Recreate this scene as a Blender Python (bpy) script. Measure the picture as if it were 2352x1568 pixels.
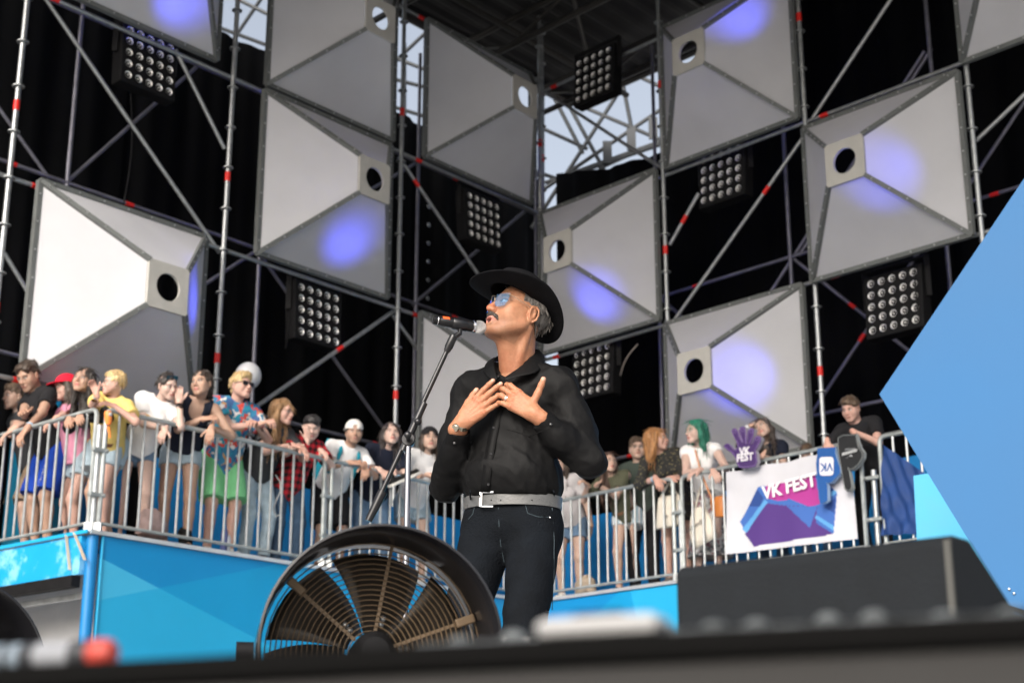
import bpy, math, random
import numpy as np
from mathutils import Vector, Matrix
for _o in list(bpy.data.objects): bpy.data.objects.remove(_o)
SC = bpy.context.scene
COL = SC.collection
R_ = math.radians
random.seed(7)
# ------------------------------------------------------------------ camera
FPX, PITCH = 3600.0, R_(17.0)          # focal length in pixels of a 2352 px wide frame
cd = bpy.data.cameras.new('camera'); cam = bpy.data.objects.new('camera', cd); COL.objects.link(cam)
cd.sensor_width = 36.0; cd.lens = FPX / 2352.0 * 36.0
cd.clip_start = 0.05; cd.clip_end = 600.0
cam.location = (0, 0, 0); cam.rotation_euler = (math.pi/2 + PITCH, 0, 0)
cd.dof.use_dof = True; cd.dof.focus_distance = 5.72; cd.dof.aperture_fstop = 4.3
SC.camera = cam
# ------------------------------------------------------------------ sky and sun
SUN_AZ, SUN_EL = R_(204.0), R_(33.0)    # azimuth from +Y clockwise: behind the camera, a little to its left
world = bpy.data.worlds.new('World'); SC.world = world; world.use_nodes = True
nt = world.node_tree; nt.nodes.clear()
sky = nt.nodes.new('ShaderNodeTexSky'); sky.sky_type = 'NISHITA'; sky.sun_disc = False
sky.sun_elevation = SUN_EL; sky.sun_rotation = SUN_AZ
sky.air_density = 1.0; sky.dust_density = 7.0; sky.ozone_density = 0.6
bgn = nt.nodes.new('ShaderNodeBackground'); bgn.inputs['Strength'].default_value = 0.15
wo = nt.nodes.new('ShaderNodeOutputWorld')
hs = nt.nodes.new('ShaderNodeHueSaturation'); hs.inputs['Saturation'].default_value = .48      # hazy, milky sky
nt.links.new(sky.outputs[0], hs.inputs['Color']); nt.links.new(hs.outputs[0], bgn.inputs[0]); nt.links.new(bgn.outputs[0], wo.inputs[0])
sl = bpy.data.lights.new('sun', 'SUN'); sl.energy = 0.68; sl.angle = R_(12.0); sl.color = (1.0, 0.955, 0.89)
sun = bpy.data.objects.new('sun', sl); COL.objects.link(sun)
sdir = Vector((math.sin(SUN_AZ)*math.cos(SUN_EL), math.cos(SUN_AZ)*math.cos(SUN_EL), math.sin(SUN_EL)))
sun.rotation_euler = sdir.to_track_quat('Z', 'Y').to_euler(); sun.location = sdir * 60
vs = SC.view_settings; vs.view_transform = 'Standard'; vs.look = 'None'; vs.gamma = 1.0
vs.use_curve_mapping = False; vs.exposure = 0.86
SC.cycles.use_denoising = True
SC.cycles.max_bounces = 8; SC.cycles.diffuse_bounces = 4; SC.cycles.transparent_max_bounces = 8
SC.cycles.sample_clamp_indirect = 4.0

# ------------------------------------------------------------------ small geometry helpers
def ray(x, y):
    u = (x-1176)/FPX; v = (784-y)/FPX; c, s = math.cos(PITCH), math.sin(PITCH)
    return np.array([u, c-v*s, s+v*c])
def PX(x, y, Y):                      # point on the photograph's line of sight at world depth Y
    r = ray(x, y); return r * (Y/r[1])
def hit(x, y, p, n):                  # ... on a plane
    r = ray(x, y); n = np.asarray(n, float); return r * (np.dot(p, n)/np.dot(r, n))
def nrm(v): v = np.asarray(v, float); return v/np.linalg.norm(v)
def A(*v): return np.array(v, float)

def setp(n, k, v):
    if k in n.inputs: n.inputs[k].default_value = v
MATS = {}
def M(name, col=(.5,.5,.5), rough=.6, metal=0., var=0., nscale=6., bump=0., bscale=60., spec=.5, sheen=0., transl=0., coat=0., fn=None, attr=None, stretch=None, dirt=None, sss=0.):
    if name in MATS: return MATS[name]
    m = bpy.data.materials.new(name); m.use_nodes = True; t = m.node_tree; N = t.nodes; L = t.links
    b = N['Principled BSDF']; out = N['Material Output']
    setp(b, 'Base Color', (*col, 1)); setp(b, 'Roughness', rough); setp(b, 'Metallic', metal)
    setp(b, 'Specular IOR Level', spec); setp(b, 'Sheen Weight', sheen); setp(b, 'Coat Weight', coat)
    if sss: setp(b, 'Subsurface Weight', sss); setp(b, 'Subsurface Radius', (.012, .005, .003)); setp(b, 'Subsurface Scale', 1.0)
    tc = N.new('ShaderNodeTexCoord'); src = tc.outputs['Object']
    if stretch:
        mp = N.new('ShaderNodeMapping'); mp.inputs['Scale'].default_value = stretch; L.new(src, mp.inputs[0]); src2 = mp.outputs[0]
    else: src2 = src
    csock = None
    if attr:
        a = N.new('ShaderNodeVertexColor'); a.layer_name = attr; csock = a.outputs[0]
    if fn: csock = fn(N, L, src)
    if var > 0:
        nz = N.new('ShaderNodeTexNoise'); nz.inputs['Scale'].default_value = nscale; nz.inputs['Detail'].default_value = 6; L.new(src2, nz.inputs[0])
        rmp = N.new('ShaderNodeMapRange'); rmp.inputs[1].default_value = .3; rmp.inputs[2].default_value = .7
        rmp.inputs[3].default_value = 1-var; rmp.inputs[4].default_value = 1+var; L.new(nz.outputs[0], rmp.inputs[0])
        mx = N.new('ShaderNodeVectorMath'); mx.operation = 'SCALE'
        if csock: L.new(csock, mx.inputs[0])
        else: mx.inputs[0].default_value = col
        L.new(rmp.outputs[0], mx.inputs['Scale']); csock = mx.outputs[0]
        rr = N.new('ShaderNodeMapRange'); rr.inputs[3].default_value = max(.02, rough-.12); rr.inputs[4].default_value = min(1, rough+.12)
        L.new(nz.outputs[0], rr.inputs[0]); L.new(rr.outputs[0], b.inputs['Roughness'])
    if dirt:                                                     # stains with a shape of their own
        nz = N.new('ShaderNodeTexNoise'); nz.inputs['Scale'].default_value = dirt[1]; nz.inputs['Detail'].default_value = 8; nz.inputs['Roughness'].default_value = .7; L.new(src, nz.inputs[0])
        cr = N.new('ShaderNodeMapRange'); cr.inputs[1].default_value = dirt[2]; cr.inputs[2].default_value = dirt[2]+.1; L.new(nz.outputs[0], cr.inputs[0])
        mm = N.new('ShaderNodeMath'); mm.operation = 'MULTIPLY'; mm.inputs[1].default_value = dirt[3]; L.new(cr.outputs[0], mm.inputs[0])
        mi = N.new('ShaderNodeMix'); mi.data_type = 'RGBA'; L.new(mm.outputs[0], mi.inputs[0])
        if csock: L.new(csock, mi.inputs[6])
        else: mi.inputs[6].default_value = (*col, 1)
        mi.inputs[7].default_value = (*dirt[0], 1); csock = mi.outputs[2]
    if csock: L.new(csock, b.inputs['Base Color'])
    if bump > 0:
        n2 = N.new('ShaderNodeTexNoise'); n2.inputs['Scale'].default_value = bscale; n2.inputs['Detail'].default_value = 5; L.new(src2, n2.inputs[0])
        bp = N.new('ShaderNodeBump'); bp.inputs['Strength'].default_value = bump; bp.inputs['Distance'].default_value = .01
        L.new(n2.outputs[0], bp.inputs['Height']); L.new(bp.outputs[0], b.inputs['Normal'])
    if transl > 0:
        tr = N.new('ShaderNodeBsdfTranslucent')
        if csock: L.new(csock, tr.inputs[0])
        else: tr.inputs[0].default_value = (*col, 1)
        ms = N.new('ShaderNodeMixShader'); ms.inputs[0].default_value = transl
        L.new(b.outputs[0], ms.inputs[1]); L.new(tr.outputs[0], ms.inputs[2]); L.new(ms.outputs[0], out.inputs[0])
    MATS[name] = m
    return m

def tag(o, label=None, cat=None, group=None, kind=None):
    if label: o['label'] = label
    if cat: o['category'] = cat
    if group: o['group'] = group
    if kind: o['kind'] = kind
    return o
def root(name, loc, label, cat, group=None, rz=0.):
    o = bpy.data.objects.new(name, None); COL.objects.link(o); o.location = loc; o.rotation_euler = (0, 0, rz)
    o.empty_display_size = .2
    return tag(o, label, cat, group)
def basis(d, up=(0,0,1)):
    d = nrm(d); u = np.asarray(up, float)
    if abs(np.dot(d, u)) > .98: u = A(1,0,0)
    x = nrm(np.cross(u, d)); y = np.cross(d, x)
    return x, y, d

class MB:
    def __init__(s): s.v = []; s.f = []; s.m = []; s.n = 0
    def add(s, v, f, mi=0):
        s.v.append(np.asarray(v, float)); s.f += [tuple(i+s.n for i in q) for q in f]; s.m += [mi]*len(f); s.n += len(v); return s
    def box(s, c, size, X=(1,0,0), Y=(0,1,0), Z=(0,0,1), mi=0):
        c = np.asarray(c, float); X, Y, Z = (np.asarray(q, float) for q in (X, Y, Z)); a, b, d = (q/2 for q in size)
        v = [c + i*a*X + j*b*Y + k*d*Z for k in (-1,1) for j in (-1,1) for i in (-1,1)]
        return s.add(v, [(0,2,3,1),(4,5,7,6),(0,1,5,4),(2,6,7,3),(0,4,6,2),(1,3,7,5)], mi)
    def bar(s, p0, p1, w, h, up=(0,0,1), mi=0):
        p0, p1 = np.asarray(p0, float), np.asarray(p1, float); x, y, d = basis(p1-p0, up)
        return s.box((p0+p1)/2, (w, h, np.linalg.norm(p1-p0)), x, y, d, mi)
    def tube(s, p0, p1, r, n=8, r2=None, cap=True, mi=0):
        p0, p1 = np.asarray(p0, float), np.asarray(p1, float); x, y, d = basis(p1-p0); r2 = r if r2 is None else r2
        c = [(math.cos(2*math.pi*i/n), math.sin(2*math.pi*i/n)) for i in range(n)]
        v = [p0+r*(a*x+b*y) for a, b in c] + [p1+r2*(a*x+b*y) for a, b in c]
        f = [(i, (i+1) % n, n+(i+1) % n, n+i) for i in range(n)]
        if cap: f += [tuple(range(n-1, -1, -1)), tuple(range(n, 2*n))]
        return s.add(v, f, mi)
    def path(s, pts, r, n=6, mi=0, closed=False):
        pts = [np.asarray(p, float) for p in pts]; k = len(pts); v = []; f = []
        px = None
        for i, p in enumerate(pts):
            a = pts[(i-1) % k] if (closed or i) else pts[0]; b = pts[(i+1) % k] if (closed or i < k-1) else pts[-1]
            d = nrm(b-a)
            if px is None: x, y, _ = basis(d)
            else: x = nrm(px-d*np.dot(px, d)); y = np.cross(d, x)
            px = x; ri = r[i] if hasattr(r, '__len__') else r
            v += [p+ri*(math.cos(2*math.pi*j/n)*x+math.sin(2*math.pi*j/n)*y) for j in range(n)]
        for i in range(k if closed else k-1):
            o0, o1 = i*n, ((i+1) % k)*n
            f += [(o0+j, o0+(j+1) % n, o1+(j+1) % n, o1+j) for j in range(n)]
        if not closed: f += [tuple(range(n-1, -1, -1)), tuple((k-1)*n+j for j in range(n))]
        return s.add(v, f, mi)
    def lathe(s, prof, c, axis=(0,0,1), n=24, mi=0, sx=1., sy=1., cap=True):
        x, y, d = basis(axis); c = np.asarray(c, float); v = []; f = []
        for r, h in prof: v += [c+d*h+r*(math.cos(2*math.pi*j/n)*x*sx+math.sin(2*math.pi*j/n)*y*sy) for j in range(n)]
        for i in range(len(prof)-1): f += [(i*n+j, i*n+(j+1) % n, (i+1)*n+(j+1) % n, (i+1)*n+j) for j in range(n)]
        if cap: f += [tuple(range(n-1, -1, -1)), tuple((len(prof)-1)*n+j for j in range(n))]
        return s.add(v, f, mi)
    def ball(s, c, r, nu=12, nv=8, mi=0, axis=(0,0,1)):
        rr = r if hasattr(r, '__len__') else (r, r, r)
        c = np.asarray(c, float); x, y, d = basis(axis); v = [c-d*rr[2]]; f = []
        for i in range(1, nv):
            t = math.pi*i/nv - math.pi/2
            v += [c+math.cos(t)*(math.cos(2*math.pi*j/nu)*x*rr[0]+math.sin(2*math.pi*j/nu)*y*rr[1])+math.sin(t)*d*rr[2] for j in range(nu)]
        v.append(c+d*rr[2]); e = len(v)-1
        f += [(0, 1+(j+1) % nu, 1+j) for j in range(nu)]
        for i in range(nv-2): f += [(1+i*nu+j, 1+i*nu+(j+1) % nu, 1+(i+1)*nu+(j+1) % nu, 1+(i+1)*nu+j) for j in range(nu)]
        f += [(1+(nv-2)*nu+j, 1+(nv-2)*nu+(j+1) % nu, e) for j in range(nu)]
        return s.add(v, f, mi)
    def prism(s, pts, ext, mi=0, side=None):
        pts = [np.asarray(p, float) for p in pts]; e = np.asarray(ext, float); n = len(pts)
        s.add(pts+[p+e for p in pts], [tuple(range(n-1, -1, -1)), tuple(range(n, 2*n))], mi)
        o = s.n-2*n; s.f += [(o+i, o+(i+1) % n, o+n+(i+1) % n, o+n+i) for i in range(n)]; s.m += [mi if side is None else side]*n
        return s
    def build(s, name, mats, parent=None, smooth=False, bevel=0.):
        me = bpy.data.meshes.new(name); v = np.concatenate(s.v) if s.v else np.zeros((0,3))
        me.from_pydata(v.tolist(), [], s.f); mats = mats if isinstance(mats, (list, tuple)) else [mats]
        for m in mats: me.materials.append(m)
        me.polygons.foreach_set('material_index', s.m)
        if smooth: me.polygons.foreach_set('use_smooth', [True]*len(me.polygons))
        me.validate(); me.update()
        o = bpy.data.objects.new(name, me); COL.objects.link(o)
        if parent:
            o.parent = parent; o.matrix_parent_inverse = parent.matrix_basis.inverted()
        if bevel:
            bv = o.modifiers.new('bevel', 'BEVEL'); bv.width = bevel; bv.segments = 2; bv.limit_method = 'ANGLE'
        if smooth:
            try: me.set_sharp_from_angle(angle=R_(45))
            except Exception: pass
        return o
def part(name, mesh, parent, mat4):       # a child sharing mesh data, placed by a matrix in world space
    o = bpy.data.objects.new(name, mesh); COL.objects.link(o); o.parent = parent
    o.matrix_parent_inverse = parent.matrix_basis.inverted(); o.matrix_basis = mat4; return o
def frame4(c, X, Y, Z):
    m = Matrix.Identity(4)
    for i in range(3): m[i][0], m[i][1], m[i][2], m[i][3] = X[i], Y[i], Z[i], c[i]
    return m
def text_mesh(txt, size, shear=0., ext=0., bold=0., align='CENTER'):
    cu = bpy.data.curves.new('lettering', 'FONT'); cu.body = txt; cu.size = size; cu.align_x = align; cu.align_y = 'CENTER'; cu.shear = shear
    cu.extrude = ext; cu.offset = bold; cu.resolution_u = 2
    o = bpy.data.objects.new('lettering', cu); COL.objects.link(o)
    me = bpy.data.meshes.new_from_object(o); bpy.data.objects.remove(o); bpy.data.curves.remove(cu); return me
def lettering(name, txt, size, mat, parent, c, X, Y, **k):
    me = text_mesh(txt, size, **k); me.materials.clear(); me.materials.append(mat); X, Y = nrm(X), nrm(Y)
    return part(name, me, parent, frame4(c, X, Y, np.cross(X, Y)))

# ------------------------------------------------------------------ signed distance fields -> continuous meshes
class Field:
    def __init__(s, lo, hi, h):
        s.h = h; s.lo = np.floor(np.asarray(lo, float)/h)*h; n = np.ceil((np.asarray(hi, float)-s.lo)/h).astype(int)+1
        s.ax = [(s.lo[i]+h*np.arange(n[i])).astype(np.float32) for i in range(3)]; s.D = np.full(n, .5, np.float32)
    def blk(s, lo, hi):
        sl = []
        for i in range(3):
            a = int(np.clip(math.floor((lo[i]-s.lo[i])/s.h), 0, len(s.ax[i]))); b = int(np.clip(math.ceil((hi[i]-s.lo[i])/s.h)+1, 0, len(s.ax[i])))
            if b <= a: return None
            sl.append(slice(a, b))
        return tuple(sl), s.ax[0][sl[0]][:, None, None], s.ax[1][sl[1]][None, :, None], s.ax[2][sl[2]][None, None, :]
    def put(s, sl, d, k, op):
        a = s.D[sl]
        if op == 'u':
            if k <= 0: r = np.minimum(a, d)
            else:
                h = np.clip(.5+.5*(d-a)/k, 0, 1); r = d*(1-h)+a*h-k*h*(1-h)
        elif op == 's':
            d = -d
            if k <= 0: r = np.maximum(a, d)
            else:
                h = np.clip(.5-.5*(d-a)/k, 0, 1); r = d*(1-h)+a*h+k*h*(1-h)
        s.D[sl] = r
    def cone(s, a, b, ra, rb, k=.02, op='u', cuts=()):
        a, b = np.asarray(a, float), np.asarray(b, float); m = max(ra, rb)+k+2*s.h+.02
        q = s.blk(np.minimum(a, b)-m, np.maximum(a, b)+m)
        if q is None: return s
        sl, x, y, z = q; ab = b-a; L = float(ab@ab)+1e-12
        t = np.clip(((x-a[0])*ab[0]+(y-a[1])*ab[1]+(z-a[2])*ab[2])/L, 0, 1)
        d = np.sqrt((x-a[0]-t*ab[0])**2+(y-a[1]-t*ab[1])**2+(z-a[2]-t*ab[2])**2)-(ra+t*(rb-ra))
        for p, n in cuts: d = np.maximum(d, (x-p[0])*n[0]+(y-p[1])*n[1]+(z-p[2])*n[2])
        s.put(sl, d, k, op); return s
    def ell(s, c, r, Rm=None, k=.02, op='u', cuts=()):
        c = np.asarray(c, float); r = np.asarray(r, float); m = r.max()+k+2*s.h+.02
        q = s.blk(c-m, c+m)
        if q is None: return s
        sl, x, y, z = q; x, y, z = x-c[0], y-c[1], z-c[2]
        if Rm is not None: x, y, z = (Rm[0][i]*x+Rm[1][i]*y+Rm[2][i]*z for i in range(3))
        k0 = np.sqrt((x/r[0])**2+(y/r[1])**2+(z/r[2])**2); k1 = np.sqrt((x/r[0]**2)**2+(y/r[1]**2)**2+(z/r[2]**2)**2)+1e-9
        d = k0*(k0-1)/k1
        for p, n in cuts: d = np.maximum(d, (s.ax[0][sl[0]][:, None, None]-p[0])*n[0]+(s.ax[1][sl[1]][None, :, None]-p[1])*n[1]+(s.ax[2][sl[2]][None, None, :]-p[2])*n[2])
        s.put(sl, d, k, op); return s
    def cut(s, p, n):                       # keep the side the normal points away from
        x, y, z = s.ax[0][:, None, None], s.ax[1][None, :, None], s.ax[2][None, None, :]
        s.D = np.maximum(s.D, ((x-p[0])*n[0]+(y-p[1])*n[1]+(z-p[2])*n[2]).astype(np.float32)); return s
    def noise(s, amp, freq, seed=0, stretch=(1,1,1), ridge=False):
        rg = np.random.RandomState(seed); x, y, z = s.ax[0][:, None, None], s.ax[1][None, :, None], s.ax[2][None, None, :]
        m = np.zeros_like(s.D); band = np.abs(s.D) < amp*4+2*s.h
        xi, yi, zi = np.nonzero(band); X, Y, Z = s.ax[0][xi], s.ax[1][yi], s.ax[2][zi]; acc = np.zeros(len(xi), np.float32)
        wx = .6/freq*np.sin(freq*1.3*Y+freq*.9*Z+rg.rand()*6); wy = .6/freq*np.sin(freq*1.1*Z+freq*.8*X+rg.rand()*6)
        for o in range(4):
            for _ in range(4):
                d = rg.randn(3); d /= np.linalg.norm(d); f = freq*(1.7**o)
                w = np.sin(f*((X+wx)*d[0]*stretch[0]+(Y+wy)*d[1]*stretch[1]+Z*d[2]*stretch[2])+rg.rand()*6.28)
                acc += ((np.sqrt(np.abs(w))*2-1.5)*1.2 if ridge else w)/(4*1.6**o)
        s.D[xi, yi, zi] += amp*acc; return s
    def mesh(s):
        D = s.D; S = D < 0; nx, ny, nz = D.shape
        c = np.zeros((nx-1, ny-1, nz-1), np.int8); off = [(i, j, k) for i in (0,1) for j in (0,1) for k in (0,1)]
        for i, j, k in off: c += S[i:nx-1+i, j:ny-1+j, k:nz-1+k]
        mix = (c > 0) & (c < 8); I, J, K = np.nonzero(mix)
        if len(I) == 0: return np.zeros((0,3)), np.zeros((0,4), int)
        idx = np.full(mix.shape, -1, np.int64); idx[I, J, K] = np.arange(len(I))
        acc = np.zeros((len(I), 3)); cnt = np.zeros(len(I)); val = {o: D[I+o[0], J+o[1], K+o[2]] for o in off}
        for a in off:
            for ax in range(3):
                if a[ax]: continue
                b = list(a); b[ax] = 1; b = tuple(b); va, vb = val[a], val[b]; m = (va < 0) != (vb < 0)
                t = np.where(m, va/np.where(m, va-vb, 1), 0)
                for q in range(3): acc[:, q] += np.where(m, a[q]+(t if q == ax else 0), 0)
                cnt += m
        V = (np.stack([I, J, K], 1)+acc/cnt[:, None])*s.h+s.lo
        F = []
        for ax in range(3):
            sa = [slice(0, -1) if q == ax else slice(1, -1) for q in range(3)]; sb = [slice(1, None) if q == ax else slice(1, -1) for q in range(3)]
            A0, B0 = S[tuple(sa)], S[tuple(sb)]; e = np.stack(np.nonzero(A0 != B0), 1); inside = A0[tuple(e.T)]
            g = e+np.array([0 if q == ax else 1 for q in range(3)]); u, w = (ax+1) % 3, (ax+2) % 3
            def cell(du, dw):
                h_ = g.copy(); h_[:, u] -= du; h_[:, w] -= dw; return idx[h_[:, 0], h_[:, 1], h_[:, 2]]
            q = np.stack([cell(1,1), cell(0,1), cell(0,0), cell(1,0)], 1); q[~inside] = q[~inside][:, ::-1]; F.append(q)
        return V, np.concatenate(F)
def keep(V, F, p, n, e=0.):               # drop faces beyond a plane
    c = (V[F].mean(1)-np.asarray(p))@np.asarray(n); return F[c < e]
def smooth_obj(name, V, F, mat, parent=None, colors=None, relax=0, world=False):
    if relax:
        for _ in range(relax):
            acc = np.zeros_like(V); cnt = np.zeros(len(V))
            for i in range(4):
                np.add.at(acc, F[:, i], V[F[:, (i+1) % 4]]); np.add.at(cnt, F[:, i], 1)
            V = np.where(cnt[:, None] > 0, .5*V+.5*acc/np.maximum(cnt, 1)[:, None], V)
    used = np.unique(F); mp = np.full(len(V), -1); mp[used] = np.arange(len(used)); V = V[used]; F = mp[F]
    if colors is not None: colors = colors[used]
    me = bpy.data.meshes.new(name); me.vertices.add(len(V)); me.vertices.foreach_set('co', V.astype(np.float32).ravel())
    me.loops.add(F.size); me.loops.foreach_set('vertex_index', F.astype(np.int32).ravel())
    me.polygons.add(len(F)); me.polygons.foreach_set('loop_start', np.arange(0, F.size, 4, dtype=np.int32))
    me.polygons.foreach_set('use_smooth', np.ones(len(F), bool))
    if colors is not None:
        at = me.color_attributes.new('Col', 'FLOAT_COLOR', 'POINT'); at.data.foreach_set('color', np.concatenate([colors, np.ones((len(V), 1))], 1).astype(np.float32).ravel())
    me.materials.append(mat); me.update(calc_edges=True); me.validate()
    o = bpy.data.objects.new(name, me); COL.objects.link(o)
    if parent:
        o.parent = parent
        if world: o.matrix_parent_inverse = parent.matrix_basis.inverted()
    return o
# ------------------------------------------------------------------ materials
GALV = M('galvanised_steel', (.41,.43,.44), .42, .75, var=.16, nscale=14)
GALVR = M('galvanised_rail', (.38,.41,.41), .5, .55, var=.18, nscale=9)
BACKTUBE = M('scaffold_tube_blue_lit', (.20,.20,.24), .5, .5, var=.2, nscale=8)  # rear tubes: bluish cast of the blue lamps put into the steel colour
FRAME = M('grey_frame_paint', (.13,.14,.138), .55, 0, var=.12, nscale=5)
FABRIC = M('white_stretch_fabric', (.62,.625,.655), .85, 0, var=.05, nscale=1.6, bump=.4, bscale=4, transl=.22, dirt=((.42,.38,.34), 2.2, .71, .35))
PLATE = M('grey_plywood', (.46,.45,.42), .7, 0, var=.06, nscale=7)
RIVET = M('zinc_rivet', (.55,.56,.56), .35, .8)
REDTAPE = M('red_tape', (.75,.02,.015), .5)
BLACKCLOTH = M('black_cloth', (.003,.0033,.004), .95, 0, spec=.1, var=.3, nscale=1.2, bump=.2, bscale=12)
BLACKROOF = M('black_roof_sheet', (.008,.008,.009), .8, 0, var=.2, nscale=3)
TRUSSM = M('truss_paint', (.035,.033,.030), .5, .2, var=.2)
BLACKP = M('black_plastic', (.010,.010,.011), .6, 0, var=.2, nscale=20, spec=.12)
LENS = M('reflector', (.95,.94,.92), .22, .55)
BULB = M('bulb_glass', (.85,.85,.82), .08, 0, spec=.9)
BLUE = [M('blue_print_%s' % n, c, .42, 0, var=.03, nscale=2, dirt=((.25,.55,.72), 3.0, .70, .25)) for n, c in
        (('light', (.016,.34,.60)), ('mid', (.004,.265,.53)), ('deep', (.003,.215,.49)), ('strong', (.004,.17,.43)), ('pale', (.045,.39,.64)))]
BLUEBACK = M('blue_parapet', (.005,.20,.52), .45, 0, var=.04, nscale=2)
BLUEWORN = M('blue_worn', (.008,.30,.62), .45, 0, var=.04, nscale=2, dirt=((.28,.60,.78), 3.2, .52, .7))
ALU = M('aluminium_trim', (.72,.73,.73), .35, .6, var=.08)
GREYW = M('grey_wing_panel', (.50,.50,.51), .7, 0, var=.05)
DECK = M('deck_board', (.16,.14,.12), .8, 0, var=.2)
STAGEF = M('stage_floor_grey', (.33,.33,.335), .5, 0, var=.25, nscale=3, bump=.1, bscale=40)
GROUND = M('concrete_ground', (.33,.32,.305), .9, 0, var=.2, nscale=.6, bump=.3, bscale=30)

# ------------------------------------------------------------------ plan of the place
LD = A(math.sin(R_(40.5)), math.cos(R_(40.5)), 0); LN = A(-LD[1], LD[0], 0); L0 = A(-3.65, 13.5, 0)
RD = A(math.sin(R_(-43.5)), math.cos(R_(-43.5)), 0); RN = A(RD[1], -RD[0], 0); R0 = A(3.65, 14.46, 0)
UP = A(0, 0, 1)
PZ, RZ, FZ, GZ = 2.41, 3.51, 0.10, -1.55            # platform deck, top rail, stage floor, ground
WL, WR = L0+1.6*LN, R0+1.6*RN                       # scaffold wall planes
def wl(s, z, off=0.): return WL+LD*s+LN*off+UP*z
def wr(s, z, off=0.): return WR+RD*s+RN*off+UP*z
def rl(s, z, off=0.): return L0+LD*s+LN*off+UP*z
def rr(s, z, off=0.): return R0+RD*s+RN*off+UP*z
CORN = rl(5.99, 0)                                   # inner corner of the two railings

# ground and stage -------------------------------------------------
g = MB().add([(-150,-150,GZ),(150,-150,GZ),(150,200,GZ),(-150,200,GZ)], [(0,1,2,3)]).build('ground', GROUND); tag(g, kind='structure')
LE = A(.9002,-.4355,0)                               # the stage edge runs past the camera at an angle
E0 = A(-.37,1.135,0)
def lip(t, off=0., z=FZ): return E0+LE*t+A(.4355,.9002,0)*off+UP*z
st = MB().prism([lip(-9,.02,GZ), lip(2.6,.02,GZ), A(12,8,GZ), A(12,27,GZ), A(-14,27,GZ), A(-14,8,GZ)], (0,0,FZ-GZ))
tag(st.build('stage_floor', [STAGEF]), kind='structure')
SKIRT = M('stage_skirt', (.020,.0195,.019), .9, 0, var=.1, nscale=12)
sk = MB().prism([lip(-9,.0,GZ+.01), lip(2.6,.0,GZ+.01), lip(2.6,.017,GZ+.01), lip(-9,.017,GZ+.01)], (0,0,FZ-GZ-.024))
tag(sk.build('stage_skirt', SKIRT), 'dark grey skirt board under the near edge of the stage', 'stage skirt')
sk = MB().prism([lip(-9,-.008,FZ-.012), lip(2.6,-.008,FZ-.012), lip(2.6,.045,FZ-.012), lip(-9,.045,FZ-.012)], (0,0,.016))
tag(sk.build('stage_edge_strip', M('matt_rubber', (.005,.005,.005), .95, 0, spec=.03), bevel=.004), 'black rubber strip capping the near edge of the stage', 'edge strip')

# platform ---------------------------------------------------------
plat = root('viewing_platform', L0+UP*FZ, 'raised blue spectator platform running along two walls behind the singer', 'platform')
def split(polys, p, q):
    p, q = A(*p), A(*q); n = A(-(q-p)[1], (q-p)[0]); out = []
    for P in polys:
        for sg in (1, -1):
            o = []
            for i in range(len(P)):
                a, b = A(*P[i]), A(*P[(i+1) % len(P)]); da, db = sg*np.dot(a-p, n), sg*np.dot(b-p, n)
                if da >= 0: o.append(tuple(a))
                if (da > 0 > db) or (da < 0 < db): o.append(tuple(a+(b-a)*da/(da-db)))
            if len(o) > 2: out.append(o)
    return out
def fascia(fn, s0, s1, z0, z1, lines, cols, nvec, prefix):
    P = [[(s0,z0),(s1,z0),(s1,z1),(s0,z1)]]
    for a, b in lines: P = split(P, a, b)
    for i, p in enumerate(P):
        MB().prism([fn(s, z) for s, z in p], np.asarray(nvec)*.04).build('fascia_panel', BLUE[cols[i % len(cols)]], plat)
def inpl(x, y, o, d, n):
    p = hit(x, y, o, n); return (float(np.dot(p-o, d)), float(p[2]))
iL = lambda x, y: inpl(x, y, L0, LD, LN)
iR = lambda x, y: inpl(x, y, R0, RD, RN)
fascia(rl, .12, 5.94, FZ, PZ-.03, [(iL(213,1271), iL(588,1465)), (iL(201,1383), iL(610,1300))], [2,1,4,0], LN, 'l')
fascia(rr, 4.93, -2.5, FZ, PZ-.03, [(iR(1300,1470), iR(1420,1360)), (iR(1450,1365), iR(1480,1500))], [1,0,2,3], RN, 'r')
# corner column and the short left side
MB().tube(rl(.05,FZ,.05), rl(.05,PZ-.03,.05), .052, 14).build('corner_column', BLUE[3], plat, smooth=True)
MB().bar(rl(.118,FZ,-.006), rl(.118,PZ-.03,-.006), .012, .012, LD).build('corner_bead', BLUE[4], plat)
MB().prism([rl(-.03,PZ-.37,.1), rl(-.03,PZ-.37,4.2), rl(-.03,PZ-.03,4.2), rl(-.03,PZ-.03,.1)], LD*.05).build('side_fascia', BLUEWORN, plat)
MB().bar(rl(-.04,PZ-.43,.12), rl(-.04,PZ-.43,4.2), .09, .10).build('side_beam', BLACKP, plat)
MB().bar(rl(.06,PZ-.54,.12), rl(.06,PZ-.54,4.2), .03, .05).build('side_rail', GALV, plat)
MB().prism([rl(.55,FZ,.12), rl(.55,FZ,4.2), rl(.55,PZ-.06,4.2), rl(.55,PZ-.06,.12)], LD*.05).build('recessed_panel', GREYW, plat)
MB().prism([rl(0.0,PZ-.03,.02), rl(5.99,PZ-.03,.02), rl(8.0,PZ-.03,2.0), rl(0,PZ-.03,4.2)], UP*.03).build('deck', DECK, plat)
MB().prism([rr(4.96,PZ-.032,.02), rr(-2.5,PZ-.032,.02), rr(-2.5,PZ-.032,1.9), rr(7.4,PZ-.032,1.9)], UP*.03).build('deck', DECK, plat)
for a, b in ((rl(-.02,PZ-.008,-.012), rl(5.97,PZ-.008,-.012)), (rr(4.94,PZ-.008,-.012), rr(-2.5,PZ-.008,-.012))):
    MB().bar(a, b, .03, .036).build('edge_trim', ALU, plat)
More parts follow.
